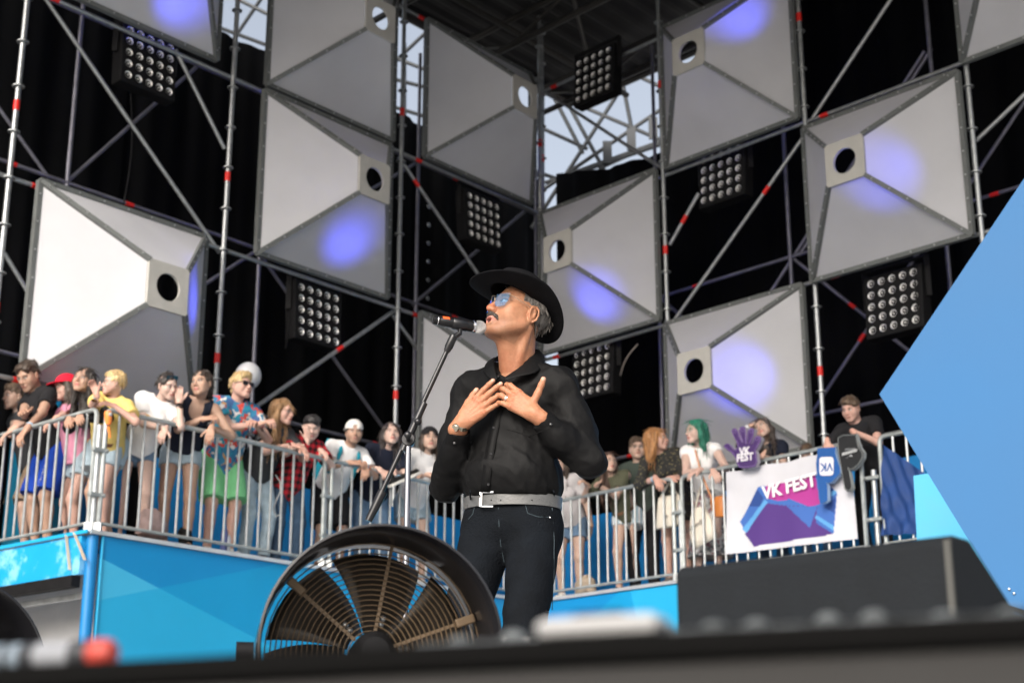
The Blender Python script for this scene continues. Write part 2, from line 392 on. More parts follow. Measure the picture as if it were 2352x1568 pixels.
MB().bar(rl(-.045,PZ-.008,0), rl(-.045,PZ-.008,4.2), .02, .03).build('edge_trim', BLUE[0], plat)
# parapet at the back of the deck: one panel after another
for i in range(1, 5):
    MB().prism([rl(.1+i*1.46,PZ,1.32), rl(.1+i*1.46+1.452,PZ,1.32), rl(.1+i*1.46+1.452,PZ+1.12,1.32), rl(.1+i*1.46,PZ+1.12,1.32)], LN*.04).build('parapet_panel', BLUEBACK, plat)
for i in range(6):
    MB().prism([rr(6.1-i*1.4,PZ,1.32), rr(6.1-i*1.4-1.392,PZ,1.32), rr(6.1-i*1.4-1.392,PZ+1.2,1.32), rr(6.1-i*1.4,PZ+1.2,1.32)], RN*.04).build('parapet_panel', BLUEBACK, plat)
MB().prism([rl(.35,PZ,1.95), rl(.95,PZ,1.95), rl(.95,PZ+1.75,1.95), rl(.35,PZ+1.75,1.95)], LN*.05).build('parapet_panel', BLUE[0], plat)
MB().prism([rl(.96,PZ,1.95), rl(1.75,PZ,1.95), rl(1.75,PZ+1.12,1.95), rl(.96,PZ+1.12,1.95)], LN*.04).build('parapet_panel', BLUEBACK, plat)
MB().bar(rl(.02,PZ,1.98), rl(.02,PZ+1.75,1.98), .3, .05, LD).build('parapet_panel', BLUE[0], plat)
# tape ends hanging from the left fascia
TAPE = M('masking_tape', (.55,.45,.33), .8)
for px, l in (((170,1222,195,1285)), 0), ((152,1228,160,1308), 0):
    a, b = hit(px[0], px[1], L0-LD*.06, LD), hit(px[2], px[3], L0-LD*.06, LD)
    MB().bar(a, b, .004, .03, LD).build('tape_strip', TAPE, plat)

# crowd barriers ---------------------------------------------------
barm = MB().tube((0,0,.07), (0,0,1.085), .0125, 8).build('bar', GALV); bar_mesh = barm.data; bpy.data.objects.remove(barm)
def barrier(a, b, label, n=None):
    a, b = A(*a), A(*b); r = root('crowd_barrier', (a+b)/2*A(1,1,0)+UP*PZ, label, 'barrier', 'galvanised barriers along the platform edge')
    L = np.linalg.norm(b-a); d = (b-a)/L; n = n or int(round(L/.142))
    zt, zb = RZ, PZ+.075
    MB().path([a+UP*zb, a+UP*(zt-.05), a+d*.02+UP*(zt-.015), a+d*.05+UP*zt, b-d*.05+UP*zt, b-d*.02+UP*(zt-.015), b+UP*(zt-.05), b+UP*zb], .023, 8).build('frame_tube', GALVR, r, smooth=True)
    MB().tube(a+UP*zb, b+UP*zb, .016, 8).build('bottom_tube', GALVR, r, smooth=True)
    for e in (a, b): MB().box(e+UP*(PZ+.04), (.06,.06,.075)).build('foot', GALV, r)
    for i in range(1, n): part('bar', bar_mesh, r, Matrix.Translation(a+d*(L*i/n)+UP*PZ))
    return r
barrier(rl(-.0,0,.06), rl(-.0,0,2.4), 'barrier turned along the short left side of the platform')
barrier(rl(.06,0), rl(2.70,0), 'barrier nearest the left corner of the platform, six spectators leaning on it')
barrier(rl(2.80,0), rl(5.9,0), 'barrier behind the microphone stand, left of the singer')
barrier(rr(4.88,0), rr(2.80,0), 'barrier right of the singer, in front of the girl in striped shorts')
barrier(rr(2.68,0), rr(.42,0), 'barrier carrying the white banner')
barrier(rr(.20,0), rr(-2.0,0), 'barrier beside the navy cloth at the right end')
# clamp posts where two barriers meet
for nm, f, s, z1, lb in (('clamp_post', rl, 2.75, PZ+.82, 'short steel clamp post joining two barriers left of the singer'), ('clamp_post', rr, 2.735, PZ+.85, 'short steel clamp post joining two barriers near the tote bags'),
                  ('clamp_post', rr, .31, PZ+.8, 'short steel clamp post right of the white banner'), ('clamp_post', rl, .02, PZ+.95, 'short steel clamp post at the left platform corner')):
    r = root(nm, f(s, PZ), lb, 'post', 'clamp posts between barriers')
    MB().tube(f(s,PZ,.03), f(s,z1,.03), .026, 10).build('post', GALV, r, smooth=True)
    for zc in (PZ+.32, PZ+.72):
        MB().box(f(s,zc,.0), (.16,.05,.035), LD if f is rl else RD, LN if f is rl else RN).build('clamp', GALVR, r, bevel=.006)
        MB().tube(f(s+.05,zc,-.05), f(s+.05,zc,.06), .01, 6).build('bolt', RIVET, r)

# pyramids ---------------------------------------------------------
def lamp(parent, p, aim, power):
    l = bpy.data.lights.new('blue_lamp', 'SPOT'); l.energy = power*7.; l.shadow_soft_size = .04; l.color = (.09,.11,1.0); l.spot_size = R_(84); l.spot_blend = 1.
    o = bpy.data.objects.new('blue_lamp', l); COL.objects.link(o); o.parent = parent; o.matrix_parent_inverse = parent.matrix_basis.inverted(); o.location = p
    o.rotation_euler = Vector(np.asarray(aim)-np.asarray(p)).to_track_quat('-Z', 'Y').to_euler()
def pyramid(f, sa, sb, z0, z1, h, label, lamps=(), ps=.23, seed=0):
    n = -(LN if f is wl else RN)               # towards the stage
    d = LD if f is wl else RD
    if f is wr: sa, sb = sb, sa
    flip = f is wr
    B = [f(sa,z0,-.04), f(sb,z0,-.04), f(sb,z1,-.04), f(sa,z1,-.04)]
    sm, zm = (sa+sb)/2, (z0+z1)/2
    T = [f(sm+a*ps*(1 if sb > sa else -1), zm+b*ps, -.04-h) for a, b in ((-1,-1),(1,-1),(1,1),(-1,1))]
    r = root('fabric_pyramid', f(sm,z0), label, 'pyramid', 'white truncated fabric pyramids on the set walls')
    names = ('panel',)*4
    for i in range(4):
        q = [B[i], B[(i+1) % 4], T[(i+1) % 4], T[i]]; c = sum(q)/4; nn = nrm(np.cross(q[1]-q[0], q[3]-q[0]))
        if np.dot(nn, n) < 0: nn = -nn
        qi = [p+nrm(c-p)*.03-nn*.004 for p in q]
        # tensioned fabric: a grid that sags a little
        N = 8; v = []; rg = random.Random(seed*7+i)
        for a in range(N+1):
            for b in range(N+1):
                u, w = a/N, b/N; p = (qi[0]*(1-u)+qi[1]*u)*(1-w)+(qi[3]*(1-u)+qi[2]*u)*w
                v.append(p-nn*(.022*math.sin(math.pi*u)*math.sin(math.pi*w)+.003*rg.random()*math.sin(math.pi*u)*math.sin(math.pi*w)))
        MB().add(v, [(a*(N+1)+b, (a+1)*(N+1)+b, (a+1)*(N+1)+b+1, a*(N+1)+b+1) for a in range(N) for b in range(N)]).build('fabric_panel', FABRIC, r, smooth=True)
        MB().bar(B[i], T[i], .050, .045, n).build('edge_bar', FRAME, r)
        MB().bar(B[i], B[(i+1) % 4], .05, .06, n).build('base_bar', FRAME, r)
    # apex plate with its round hole
    k = 32; ho = .145; X, Y = nrm(T[1]-T[0]), UP; c = sum(T)/4+n*.012; V = []; F = []
    for i in range(k):
        a = 2*math.pi*i/k; ca, sa_ = math.cos(a), math.sin(a); m = (ps+.018)/max(abs(ca), abs(sa_))
        for q, o in ((ho, 0), (m, 0), (ho, -.03), (m, -.03)): V.append(c+X*ca*q+Y*sa_*q+n*o)
    for i in range(k):
        a, b = i*4, ((i+1) % k)*4; F += [(a, a+1, b+1, b), (a, b, b+2, a+2), (a+1, a+3, b+3, b+1), (a+2, b+2, b+3, a+3)]
    MB().add(V, F).build('apex_plate', PLATE, r)
    rv = MB()
    for i in range(4):
        for a, b, m in ((B[i], T[i], 6), (B[i], B[(i+1) % 4], 7)):
            for j in range(m):
                p = a+(b-a)*((j+.5)/m)+n*.032; rv.box(p, (.015,.015,.012), *basis(n))
    o = rv.build('rivets', RIVET, r); o['kind'] = 'stuff'
    for lp in lamps: lamp(r, f(lp[0]+(sm-lp[0])*.45, lp[1]+(zm-lp[1])*.45, .12), f(*lp[:3]), lp[3])
    return r
pyramid(wl, .13, 2.24, 4.08, 6.16, .80, 'brightest fabric pyramid, low on the left above the first spectators', [(1.95,5.3,-.62,7.)], seed=1)
pyramid(wl, 2.97, 5.07, 6.18, 8.22, .80, 'fabric pyramid on the left wall glowing blue on its lower face', [(4.05,6.62,-.30,9.)], seed=2)
pyramid(wl, 2.99, 5.10, 8.30, 10.34, .80, 'fabric pyramid cut by the top of the picture, stacked above the left glowing one', seed=3)
pyramid(wl, 5.69, 7.86, 8.28, 10.28, .80, 'unlit fabric pyramid high beside the narrow strip of sky', [(7.7,8.9,-.10,1.2)], seed=4)
pyramid(wl, 5.67, 7.80, 4.08, 6.14, .80, 'fabric pyramid half hidden behind the singer and microphone', seed=5)
pyramid(wl, .02, 2.24, 8.32, 10.36, .80, 'fabric pyramid with a blue spot in the top left corner', [(1.45,8.72,-.30,10.)], seed=6)
pyramid(wr, 2.02, 4.08, 7.97, 9.95, .73, 'fabric pyramid at the top, right of the big patch of sky', [(2.62,9.35,-.30,10.)], seed=7)
pyramid(wr, -.10, 1.95, 5.90, 7.80, .73, 'fabric pyramid on the right with blue light beside its hole', [(.62,6.68,-.45,7.)], seed=8)
pyramid(wr, 4.27, 6.38, 5.98, 8.00, .73, 'fabric pyramid behind the hat with a blue spot below its hole', [(5.05,6.42,-.30,9.)], seed=9)
pyramid(wr, 2.10, 4.17, 3.98, 5.90, .73, 'fabric pyramid above the green haired woman', [(2.75,4.85,-.33,11.)], seed=10)
pyramid(wr, -2.25, -.17, 7.88, 9.85, .73, 'dim fabric pyramid in the top right corner', seed=11)

# scaffold ---------------------------------------------------------
rosm = MB().lathe([(.03,-.006),(.062,-.006),(.062,.006),(.03,.006)], (0,0,0), n=10).build('rosette', GALV); ros = rosm.data; bpy.data.objects.remove(rosm)
def tube_part(r, nm, a, b, rad=.024, mat=None, bands=()):
    o = MB().tube(a, b, rad, 10).build(nm, mat or GALV, r, smooth=True)
    for t in bands:
        d = nrm(b-a); c = a+(b-a)*t; q = MB().tube(c-d*.055, c+d*.055, rad+.004, 10).build('red_tape', REDTAPE, r, smooth=True); q.parent = o; q.matrix_parent_inverse = Matrix.Identity(4)
    return o
def band_at(p, q, pts, f):
    return [t for t in pts]
def scaffold(f, label, poles, levels, diags, z0, z1, ztop):
    r = root('scaffold_wall', f(poles[0],PZ), label, 'scaffold')
    for i, s in enumerate(poles):
        a, b = f(s,z0,.03), f(s,z1,.03)
        bz = [[4.95,7.05,9.1],[4.75,6.9,9.2],[4.85,7.0,9.3],[5.0,8.8]][i % 4]
        o = tube_part(r, 'standard', a, b, .029, GALV, [(z-z0)/(z1-z0) for z in bz])
        z = PZ+.2
        while z < z1:
            c = part('rosette', ros, r, Matrix.Translation(f(s,z,.03))); c.parent = o; c.matrix_parent_inverse = Matrix.Identity(4); z += .5
    for z in levels:
        for i in range(len(poles)-1):
            tube_part(r, 'ledger', f(poles[i],z,.06), f(poles[i+1],z,.06), .024, GALV, [.12] if (i+int(z)) % 2 else [])
    for (sa, za, sb, zb, off, bd) in diags: tube_part(r, 'diagonal_brace', f(sa,za,off), f(sb,zb,off), .024, GALV, bd)
    return r
scaffold(wl, 'galvanised scaffold wall carrying the left row of pyramids', [-2.9,-.17,2.55,5.33,8.2], [4.10,6.13,8.25,10.33],
         [(-.05,8.35,2.55,6.1,.10,[]), (1.75,8.3,2.52,7.35,.08,[]), (5.33,6.1,2.75,4.1,.10,[.35]), (5.36,8.2,8.1,6.1,.10,[.12]), (5.33,6.05,8.0,4.1,.12,[]), (-.17,5.3,-.9,6.1,.1,[]), (-.1,5.35,.5,4.7,.1,[])], PZ, 11.3, 10.4)
scaffold(wr, 'galvanised scaffold wall carrying the right row of pyramids', [6.45,4.2,1.97,-.17,-2.4], [3.98,5.93,7.93,9.9],
         [(1.97,7.85,4.2,5.93,.10,[.3]), (1.93,7.95,-.15,9.9,.10,[]), (4.2,8.0,6.4,9.9,.10,[]), (4.2,7.0,3.7,7.55,.12,[.5]), (1.9,6.9,1.2,6.1,.1,[]), (-.17,7.0,-1.8,7.9,.1,[])], PZ, 11.1, 10.)
def back_scaffold(f, label, poles, levels, diags, off=1.15):
    r = root('rear_scaffold', f(poles[0],PZ,off), label, 'scaffold')
    for s in poles: tube_part(r, 'standard', f(s,PZ-1,off), f(s,10.6,off), .026, BACKTUBE)
    for z in levels:
        for i in range(len(poles)-1): tube_part(r, 'ledger', f(poles[i],z,off), f(poles[i+1],z,off), .022, BACKTUBE, [.3] if i % 2 else [.75])
    for sa, za, sb, zb, bd in diags: tube_part(r, 'diagonal_brace', f(sa,za,off+.05), f(sb,zb,off+.05), .022, BACKTUBE, bd)
    return r
back_scaffold(wl, 'darker scaffold row standing behind the left pyramids', [-1.6,1.2,4.0,6.8,9.4], [4.7,6.8,8.9],
     [(1.2,6.8,2.9,8.9,[.7]), (4.0,6.8,1.5,4.7,[]), (1.2,6.8,3.6,4.7,[]), (4.0,6.8,6.6,4.7,[.3]), (6.8,8.9,4.1,6.8,[]), (6.8,6.8,9.2,4.7,[.4]), (6.8,6.8,9.2,8.9,[]), (-1.4,8.9,1.0,6.8,[])])
back_scaffold(wr, 'darker scaffold row standing behind the right pyramids', [7.6,5.3,3.1,.9,-1.3], [4.7,6.8],
     [(5.3,6.8,3.2,4.7,[.5]), (3.1,6.8,5.2,4.7,[]), (3.1,6.8,1.0,8.9,[]), (.9,6.8,3.0,4.7,[.6]), (3.1,6.8,1.0,4.7,[.4]), (.9,4.7,-1.2,6.8,[.5]), (.9,8.9,3.0,6.8,[]), (-1.3,8.9,.8,6.8,[])])

# black drapes behind the scaffold ---------------------------------
def drape(f, s0, s1, tops, off, label, amp=.05):
    n = int(abs(s1-s0)/.07); v = []; rg = random.Random(int(s0*10)+int(off*7)); ph = [rg.random()*6 for _ in range(4)]
    for i in range(n+1):
        t = i/n; s = s0+(s1-s0)*t; x = s*7
        w = amp*(math.sin(x+ph[0])+.6*math.sin(2.3*x+ph[1])+.4*math.sin(.7*x+ph[2]))
        zt = np.interp(t, np.linspace(0, 1, len(tops)), tops)
        for j in range(7): v.append(f(s, FZ+(zt-FZ)*j/6, off+w*(1-.3*j/6)))
    return tag(MB().add(v, [(i*7+j, (i+1)*7+j, (i+1)*7+j+1, i*7+j+1) for i in range(n) for j in range(6)]).build('black_drape', BLACKCLOTH, smooth=True), label, 'drape', 'black drapes behind the scaffold')
def cz(x, y, f, off):
    o, n = (WL, LN) if f is wl else (WR, RN); return float(hit(x, y, o+n*off, n)[2])
drape(wl, -6.5, 2.62, [13,13,13], 2.2, 'tall black drape filling the left end of the set')
SGL = float(np.dot(hit(1251,450,WL+LN*2.2,LN)-WL, LD)); SGR = float(np.dot(hit(1277,450,WR+RN*2.2,RN)-WR, RD))
drape(wl, 2.63, SGL, [cz(560,100,wl,2.2), cz(940,268,wl,2.2)-.03, cz(1230,408,wl,2.2)], 2.2, 'black drape with sky above it on the left wall')
drape(wr, SGR, 4.65, [cz(1225,420,wr,2.2), cz(1330,415,wr,2.2), cz(1430,385,wr,2.2), cz(1520,330,wr,2.2)], 2.2, 'sagging black drape below the big patch of sky')
drape(wr, 4.64, -6.5, [13,13,13], 2.2, 'tall black drape filling the right end of the set')

# roof -------------------------------------------------------------
K = PX(1315,235,23.4); RH = float(K[2]); K = A(K[0], K[1], 0)
roof = root('stage_roof', K+UP*RH, 'black corrugated stage roof overhead', 'roof')
v = []; NU = 184; 
for i in range(NU+1):
    z = RH+(.035 if (i//1) % 4 in (1,2) else 0.)
    for j in (0, 1): v.append(K-RD*(16.0*i/NU)-LD*(16.0*j)+UP*z)
MB().add(v, [(i*2, i*2+1, i*2+3, i*2+2) for i in range(NU)]).build('corrugated_sheet', BLACKROOF, roof)
for i in range(8):
    a = K-LD*(1.0+i*1.9)+UP*(RH-.2); b = a-RD*15.5
    for dz in (0, -.42): MB().tube(a+UP*dz, b+UP*dz, .045, 8).build('truss_chord', TRUSSM, roof, smooth=True)
    for j in range(12):
        MB().tube(a-RD*(j*1.25)+UP*(-.42 if j % 2 else 0), a-RD*((j+1)*1.25)+UP*(0 if j % 2 else -.42), .025, 6).build('truss_web', TRUSSM, roof)
for i in range(5):
    a = K-RD*(1.2+i*2.5)+UP*(RH-.3); MB().tube(a, a-LD*12.5, .045, 8).build('purlin', TRUSSM, roof, smooth=True)
    MB().tube(a-LD*.9, a-LD*4.7-RD*2.5, .03, 8).build('wind_brace', TRUSSM, roof)
MB().tube(K-LD*.05+UP*(RH-.05), K-LD*16+UP*(RH-.05), .07, 8).build('eaves_tube', TRUSSM, roof)
MB().tube(K-RD*.05+UP*(RH-.05), K-RD*16+UP*(RH-.05), .07, 8).build('eaves_tube', TRUSSM, roof)

# open framework against the sky behind the corner ------------------
fr = root('rear_tower', PX(1330,420,24.)*A(1,1,0)+UP*GZ, 'open scaffold tower seen against the sky behind the corner', 'scaffold')
DT = M('dark_tube', (.05,.055,.06), .5, .3)
def sk_t(a, b, Y=24., r=.035, Yb=None): MB().tube(PX(*a, Y), PX(*b, Yb or Y), r, 8).build('tube', DT, fr, smooth=True)
def Zt(x, y): return ((850+x/2.735)*.91875, (y/2.735)*.91875)
def ext(a, b, e=.12): return ((a[0]-(b[0]-a[0])*e, a[1]-(b[1]-a[1])*e), (b[0]+(b[0]-a[0])*e, b[1]+(b[1]-a[1])*e))
for a, b in (((1385,380),(1385,1300)), ((2212,330),(2215,1250)), ((1500,600),(1880,1300)), ((2150,250),(1400,1420)), ((1590,700),(2210,965)), ((1480,1235),(2215,735)), ((1300,840),(1650,1000)), ((1930,470),(2215,605)), ((1900,400),(1990,860)),
             ((1290,1155),(1480,1222)), ((1480,1222),(2130,990)), ((1600,1190),(2130,1010)), ((1470,680),(1640,1010)), ((440,350),(440,800)), ((360,540),(590,600)), ((360,390),(590,480)), ((360,730),(590,800)), ((380,420),(570,240))): sk_t(*(Zt(*p) for p in ext(a, b)))
for a, b in (((520,70),(615,105)), ((548,0),(625,38)), ((530,100),(605,-10))): sk_t(*ext(a, b))
for x, y, w in ((1395,350,16), (1450,320,14), (1500,295,14)):
    MB().box(PX(x, y, 23.96), (.15,.03,.40)).build('plate', DT, fr)
MB().bar(PX(1375,388,24.), PX(1530,318,24.), .05, .05).build('toe_board', DT, fr)

# blinder lights ---------------------------------------------------
lm = MB().lathe([(.041,.0),(.044,.004),(.041,.004),(.037,-.004),(.027,-.009),(.012,-.0115),(.001,-.012)], (0,0,0), n=14, cap=False).ball((0,0,-.004), .009, 8, 6, 1)
lo = lm.build('reflector', [LENS, BULB], smooth=True); lens_mesh = lo.data; bpy.data.objects.remove(lo)
def blinder(x, y, f, off, label, tilt=3):
    n = -(LN if f is wl else RN); o = WL if f is wl else WR; p = hit(x, y, o-n*off, n); X = LD if f is wl else -RD
    Zt = nrm(UP*math.cos(R_(tilt))-n*math.sin(R_(tilt))*1); nn = nrm(np.cross(X, Zt)); 
    if np.dot(nn, n) < 0: nn = -nn
    r = root('blinder_light', p-UP*.42, label, 'stage light', 'five by five blinder lights on the scaffold')
    MB().box(p-nn*.10, (.74,.74,.17), X, Zt, nn).build('housing', BLACKP, r, bevel=.012)
    for i in range(5):
        for j in range(5): part('reflector', lens_mesh, r, frame4(p+X*(i-2)*.138+Zt*(j-2)*.138+nn*(-.008), X, Zt if np.dot(np.cross(X, Zt), nn) > 0 else -Zt, nn))
    for sgn in (-1, 1): MB().bar(p+X*sgn*.40-nn*.1, p+X*sgn*.40-nn*.1+UP*.45, .03, .06).build('yoke', BLACKP, r)
    MB().bar(p-X*.42-nn*.1+UP*.46, p+X*.42-nn*.1+UP*.46, .05, .03).build('yoke', BLACKP, r)
    return r
for a in ((345,140,wl,.15,'blinder light below the top left blue glow'), (733,722,wl,.1,'blinder light left of the microphone boom'), (1112,505,wl,.1,'blinder light straight above the hat'),
          (1362,172,wr,-.15,'blinder light against the sky under the roof'), (1655,400,wr,.2,'blinder light right of the sky patch'), (1358,850,wr,.1,"blinder light beside the singer's left shoulder"), (2050,692,wr,.15,'blinder light nearest the big blue panel on the right')): blinder(*a)

# big blue side panel ----------------------------------------------
BIGB = M('blue_side_panel', (.034,.130,.295), .55, 0, var=.04, nscale=1.0, spec=.2)
pn = nrm(A(-.42,-.9,-.05)); pc = PX(2020,905,9.4)
q = [hit(x, y, pc, pn) for x, y in ((2020,905),(2520,160),(2950,60),(2950,1640),(2470,1640))]
r = root('side_panel', A(*np.mean(q, 0)[:2], FZ), 'huge angular blue panel jutting in from the right edge', 'panel')
MB().prism(q, -pn*.12).build('board', BIGB, r)
for x, y in ((2318,1352),(2329,1362)): MB().ball(hit(x, y, pc+pn*.006, pn), .008, 8, 6).build('bolt', RIVET, r)
MB().tube(q[0]-pn*.3+A(.25,0,0), hit(2330,1300,pc-pn*.3,pn), .05, 8).build('prop', BLACKP, r)
CY = M('cyan_panel', (.03,.34,.58), .5, 0, var=.03)
pc2 = PX(2105,1090,11.5); pn2 = nrm(A(-.35,-.93,0))
q2 = [hit(x, y, pc2, pn2) for x, y in ((2098,1092),(2170,1080),(2420,1500),(2120,1500))]
tag(MB().prism(q2, -pn2*.1).build('cyan_board', CY), 'light cyan board below the huge blue panel', 'board')

# loose cables and eyelets on the set walls --------------------------
for x0, y0, x1, y1, f, lb in ((1465,790,1425,862,wr,'thin pale cable hanging beside the blinder light at the shoulder'), (300,215,283,470,wl,'dark cable dropping from the top left blinder light'), (660,620,655,800,wl,'cable dropping behind the left blinder light'), (2100,600,2120,770,wr,'cable hanging beside the rightmost blinder light')):
    o_, n_ = (WL, LN) if f is wl else (WR, RN); a, b = hit(x0, y0, o_+n_*.2, n_), hit(x1, y1, o_+n_*.2, n_)
    tag(MB().path([a+(b-a)*t+LD*.06*math.sin(t*3.1)*(1 if f is wl else -1) for t in np.linspace(0, 1, 9)], .008, 6).build('hanging_cable', M('cable_grey', (.30,.26,.24), .6) if x0 == 1465 else BLACKP, smooth=True), lb, 'cable')
ey = root('eyelet_strip', hit(982,770,WL+LN*2.05,LN), 'vertical row of small metal eyelets on the black drape', 'eyelets')
for i in range(8):
    p = hit(985-i*.6, 475+i*42, WL+LN*2.02, LN); MB().lathe([(.014,0),(.03,.0),(.034,.006),(.03,.012),(.014,.012)], p, -LN, 14, cap=False).build('eyelet', GALV, ey, smooth=True)
# ------------------------------------------------------------------ foreground
DRUM = M('black_gloss_paint', (.012,.012,.014), .16, 0, var=.15, nscale=10, spec=.6)
RING = M('brown_wire', (.18,.125,.075), .45, .2, var=.15)
BLADE = M('fan_blade_metal', (.06,.05,.04), .35, .35, var=.2, nscale=12)
def drum_fan(c, axis, rad, depth, label):
    c = A(*c); ax = nrm(axis); X, Y, Z = basis(ax)          # axis points out of the mouth
    r = root('drum_fan', c-UP*(c[2]-FZ), label, 'fan', 'black drum fans on the stage')
    MB().lathe([(rad*.985,-depth),(rad,0),(rad+.003,.003),(rad+.008,.002),(rad+.009,-.008),(rad+.004,-depth),(rad*.985,-depth)], c, ax, 56, cap=False).build('drum', DRUM, r, smooth=True)
    for k in range(18):
        q = rad*(.20+.78*k/17); n = 40
        MB().path([c-ax*(depth*.72)+q*(math.cos(2*math.pi*i/n)*X+math.sin(2*math.pi*i/n)*Y) for i in range(n)], .0017, 5, closed=True).build('guard_ring', RING, r, smooth=True)
    for k in range(6):
        a = k*math.pi/3+.35; d = math.cos(a)*X+math.sin(a)*Y
        MB().bar(c-ax*(depth*.72+.005)+d*rad*.18, c-ax*(depth*.72+.005)+d*rad*.985, .008, .005, ax).build('guard_spoke', RING, r)
        if k % 2 == 0: MB().bar(c-ax*(depth*.72-.012)+d*rad*.80, c-ax*(depth*.72-.012)+d*rad*.98, .022, .016, ax).build('guard_clip', RING, r, bevel=.004)
    MB().lathe([(.0,-.08),(rad*.12,-.08),(rad*.18,-.11),(rad*.18,-.16),(rad*.16,-depth+.01),(.0,-depth+.01)], c-ax*.05, ax, 28, cap=False).build('motor', BLACKP, r, smooth=True)
    for k in range(6):
        a0 = k*math.pi/3+.20; v = []; nr, na = 8, 6
        for i in range(nr+1):
            q = rad*(.2+.72*i/nr)
            for j in range(na+1):
                a = a0+(j/na-.5)*(1.13-.20*i/nr)+.25*i/nr; tw = (j/na-.5)*.075*(1-.35*i/nr)
                v.append(c+q*(math.cos(a)*X+math.sin(a)*Y)+ax*(-depth*.98+tw))
        o = MB().add(v, [(i*(na+1)+j, (i+1)*(na+1)+j, (i+1)*(na+1)+j+1, i*(na+1)+j+1) for i in range(nr) for j in range(na)]).build('blade', BLADE, r, smooth=True)
        sd = o.modifiers.new('thickness', 'SOLIDIFY'); sd.thickness = .003
        d = math.cos(a0)*X+math.sin(a0)*Y
        for e in (.16,.22): MB().ball(c+d*rad*(.12+e)+ax*(-depth*.98+.06), .008, 8, 6).build('blade_bolt', RIVET, r, smooth=True)
    for s in (-1, 1):
        side = nrm(np.cross(UP, ax)); h = A(ax[0], ax[1], 0); b = c+side*s*(rad+.03)-h*depth*.5
        MB().path([A(b[0]+h[0]*.16,b[1]+h[1]*.16,FZ+.014), A(b[0],b[1],FZ+.014), A(b[0]-h[0]*.16,b[1]-h[1]*.16,FZ+.014)], .014, 8).build('foot', BLACKP, r, smooth=True)
        MB().bar(A(b[0],b[1],FZ+.02), b, .03, .008, side).build('bracket', BLACKP, r)
        MB().lathe([(.022,-.02),(.022,.02)], b, side, 14).build('knob', BLACKP, r, smooth=True)
    return r
fc = PX(878,1484,3.6)
drum_fan(fc, (.20,-1,-.03), .272, .33, 'black drum fan with brown wire rings in front of the singer')
f2 = PX(-70,1520,4.0); f2[2] = FZ+.26
drum_fan(f2, (.75,-.6,.1), .225, .30, 'second drum fan cut off by the left edge')

# floor monitor, its back towards us --------------------------------
BOXP = M('monitor_paint', (.0105,.0125,.015), .75, 0, var=.12, nscale=30, bump=.25, bscale=300, spec=.15)
zt = .405
a, b = ray(1550,1300), ray(2182,1224); P1, P2 = a*(zt/a[2]), b*(zt/b[2]); d = nrm((P2-P1)*A(1,1,0)); nb = A(-d[1], d[0], 0)
W_ = np.linalg.norm((P2-P1)*A(1,1,0)); prof = [(0,FZ),(.46,FZ),(.46,FZ+.06),(.07,zt),(.012,zt),(0,zt-.012)]
r = root('floor_monitor', P1*A(1,1,0)+d*W_/2+UP*FZ, 'black wedge floor monitor standing with its back to us', 'loudspeaker')
MB().prism([P1*A(1,1,0)+nb*p+UP*z for p, z in prof], d*W_).build('cabinet', BOXP, r, bevel=.006)
MB().bar(P2*A(1,1,0)-d*.004-nb*.003+UP*(FZ+.01), P2*A(1,1,0)-d*.004-nb*.003+UP*(zt-.01), .010, .006, nb).build('corner_wear', M('worn_edge', (.055,.055,.05), .7), r)
gr = [P1*A(1,1,0)+d*.03+nb*.45+UP*(FZ+.08), P2*A(1,1,0)-d*.03+nb*.45+UP*(FZ+.08), P2*A(1,1,0)-d*.03+nb*.085+UP*(zt-.02), P1*A(1,1,0)+d*.03+nb*.085+UP*(zt-.02)]
gn = nrm(np.cross(gr[1]-gr[0], gr[3]-gr[0])); gn = gn if gn[2] > 0 else -gn
MB().prism([p+gn*.012 for p in gr], gn*.008).build('grille', BLACKP, r)
MB().bar(P1*A(1,1,0)+d*(W_*.42)-nb*.004+UP*(FZ+.15), P1*A(1,1,0)+d*(W_*.58)-nb*.004+UP*(FZ+.15), .012, .05, UP).build('socket_plate', BLACKP, r)

# things lying on the stage edge ------------------------------------
# knobbly cable protector
cp = MB(); rg = random.Random(3); rb = root('cable_ramp', lip(.75,.16), 'grey knobbly rubber cable ramp behind the stage edge', 'cable ramp')
RUB = M('grey_rubber', (.10,.11,.115), .55, 0, var=.5, nscale=40, bump=.4, bscale=120)
MB().prism([lip(.27,.10), lip(1.9,.10), lip(1.9,.13,FZ+.022), lip(.27,.13,FZ+.022)][0:4], A(.4355,.9002,0)*.07).build('ramp', RUB, rb, bevel=.004)
kn = MB()
for i in range(44):
    t = .29+i*.037+.02*rg.random(); kn.ball(lip(t,.15+.01*rg.random(),FZ+.022), (.007+.012*rg.random(),.010,.003+.006*rg.random()), 8, 5)
o = kn.build('knobs', RUB, rb, smooth=True); o['kind'] = 'stuff'
# white tape roll end / label block
WTAPE = M('white_plastic', (.33,.33,.33), .5, 0, var=.05)
c0 = hit(1246,1462,lip(0,.02),A(.4355,.9002,0)); c1 = hit(1528,1448,lip(0,.02),A(.4355,.9002,0)); 
wp = root('white_label_block', (c0+c1)/2*A(1,1,0)+UP*(FZ+.004), 'white blurred plastic block lying on the stage edge', 'block')
h_ = .0062
MB().box((c0+c1)/2*A(1,1,0)+UP*(FZ+.005+h_), (np.linalg.norm((c1-c0)[:2]),.03,h_*2), LE, A(.4355,.9002,0)).build('block', WTAPE, wp, bevel=.006)
MB().box((c0+c1)/2*A(1,1,0)+A(.4355,.9002,0)*.0+UP*(FZ+.0062+h_*2), (.03,.02,.002), LE, A(.4355,.9002,0)).build('label', BLACKP, wp)
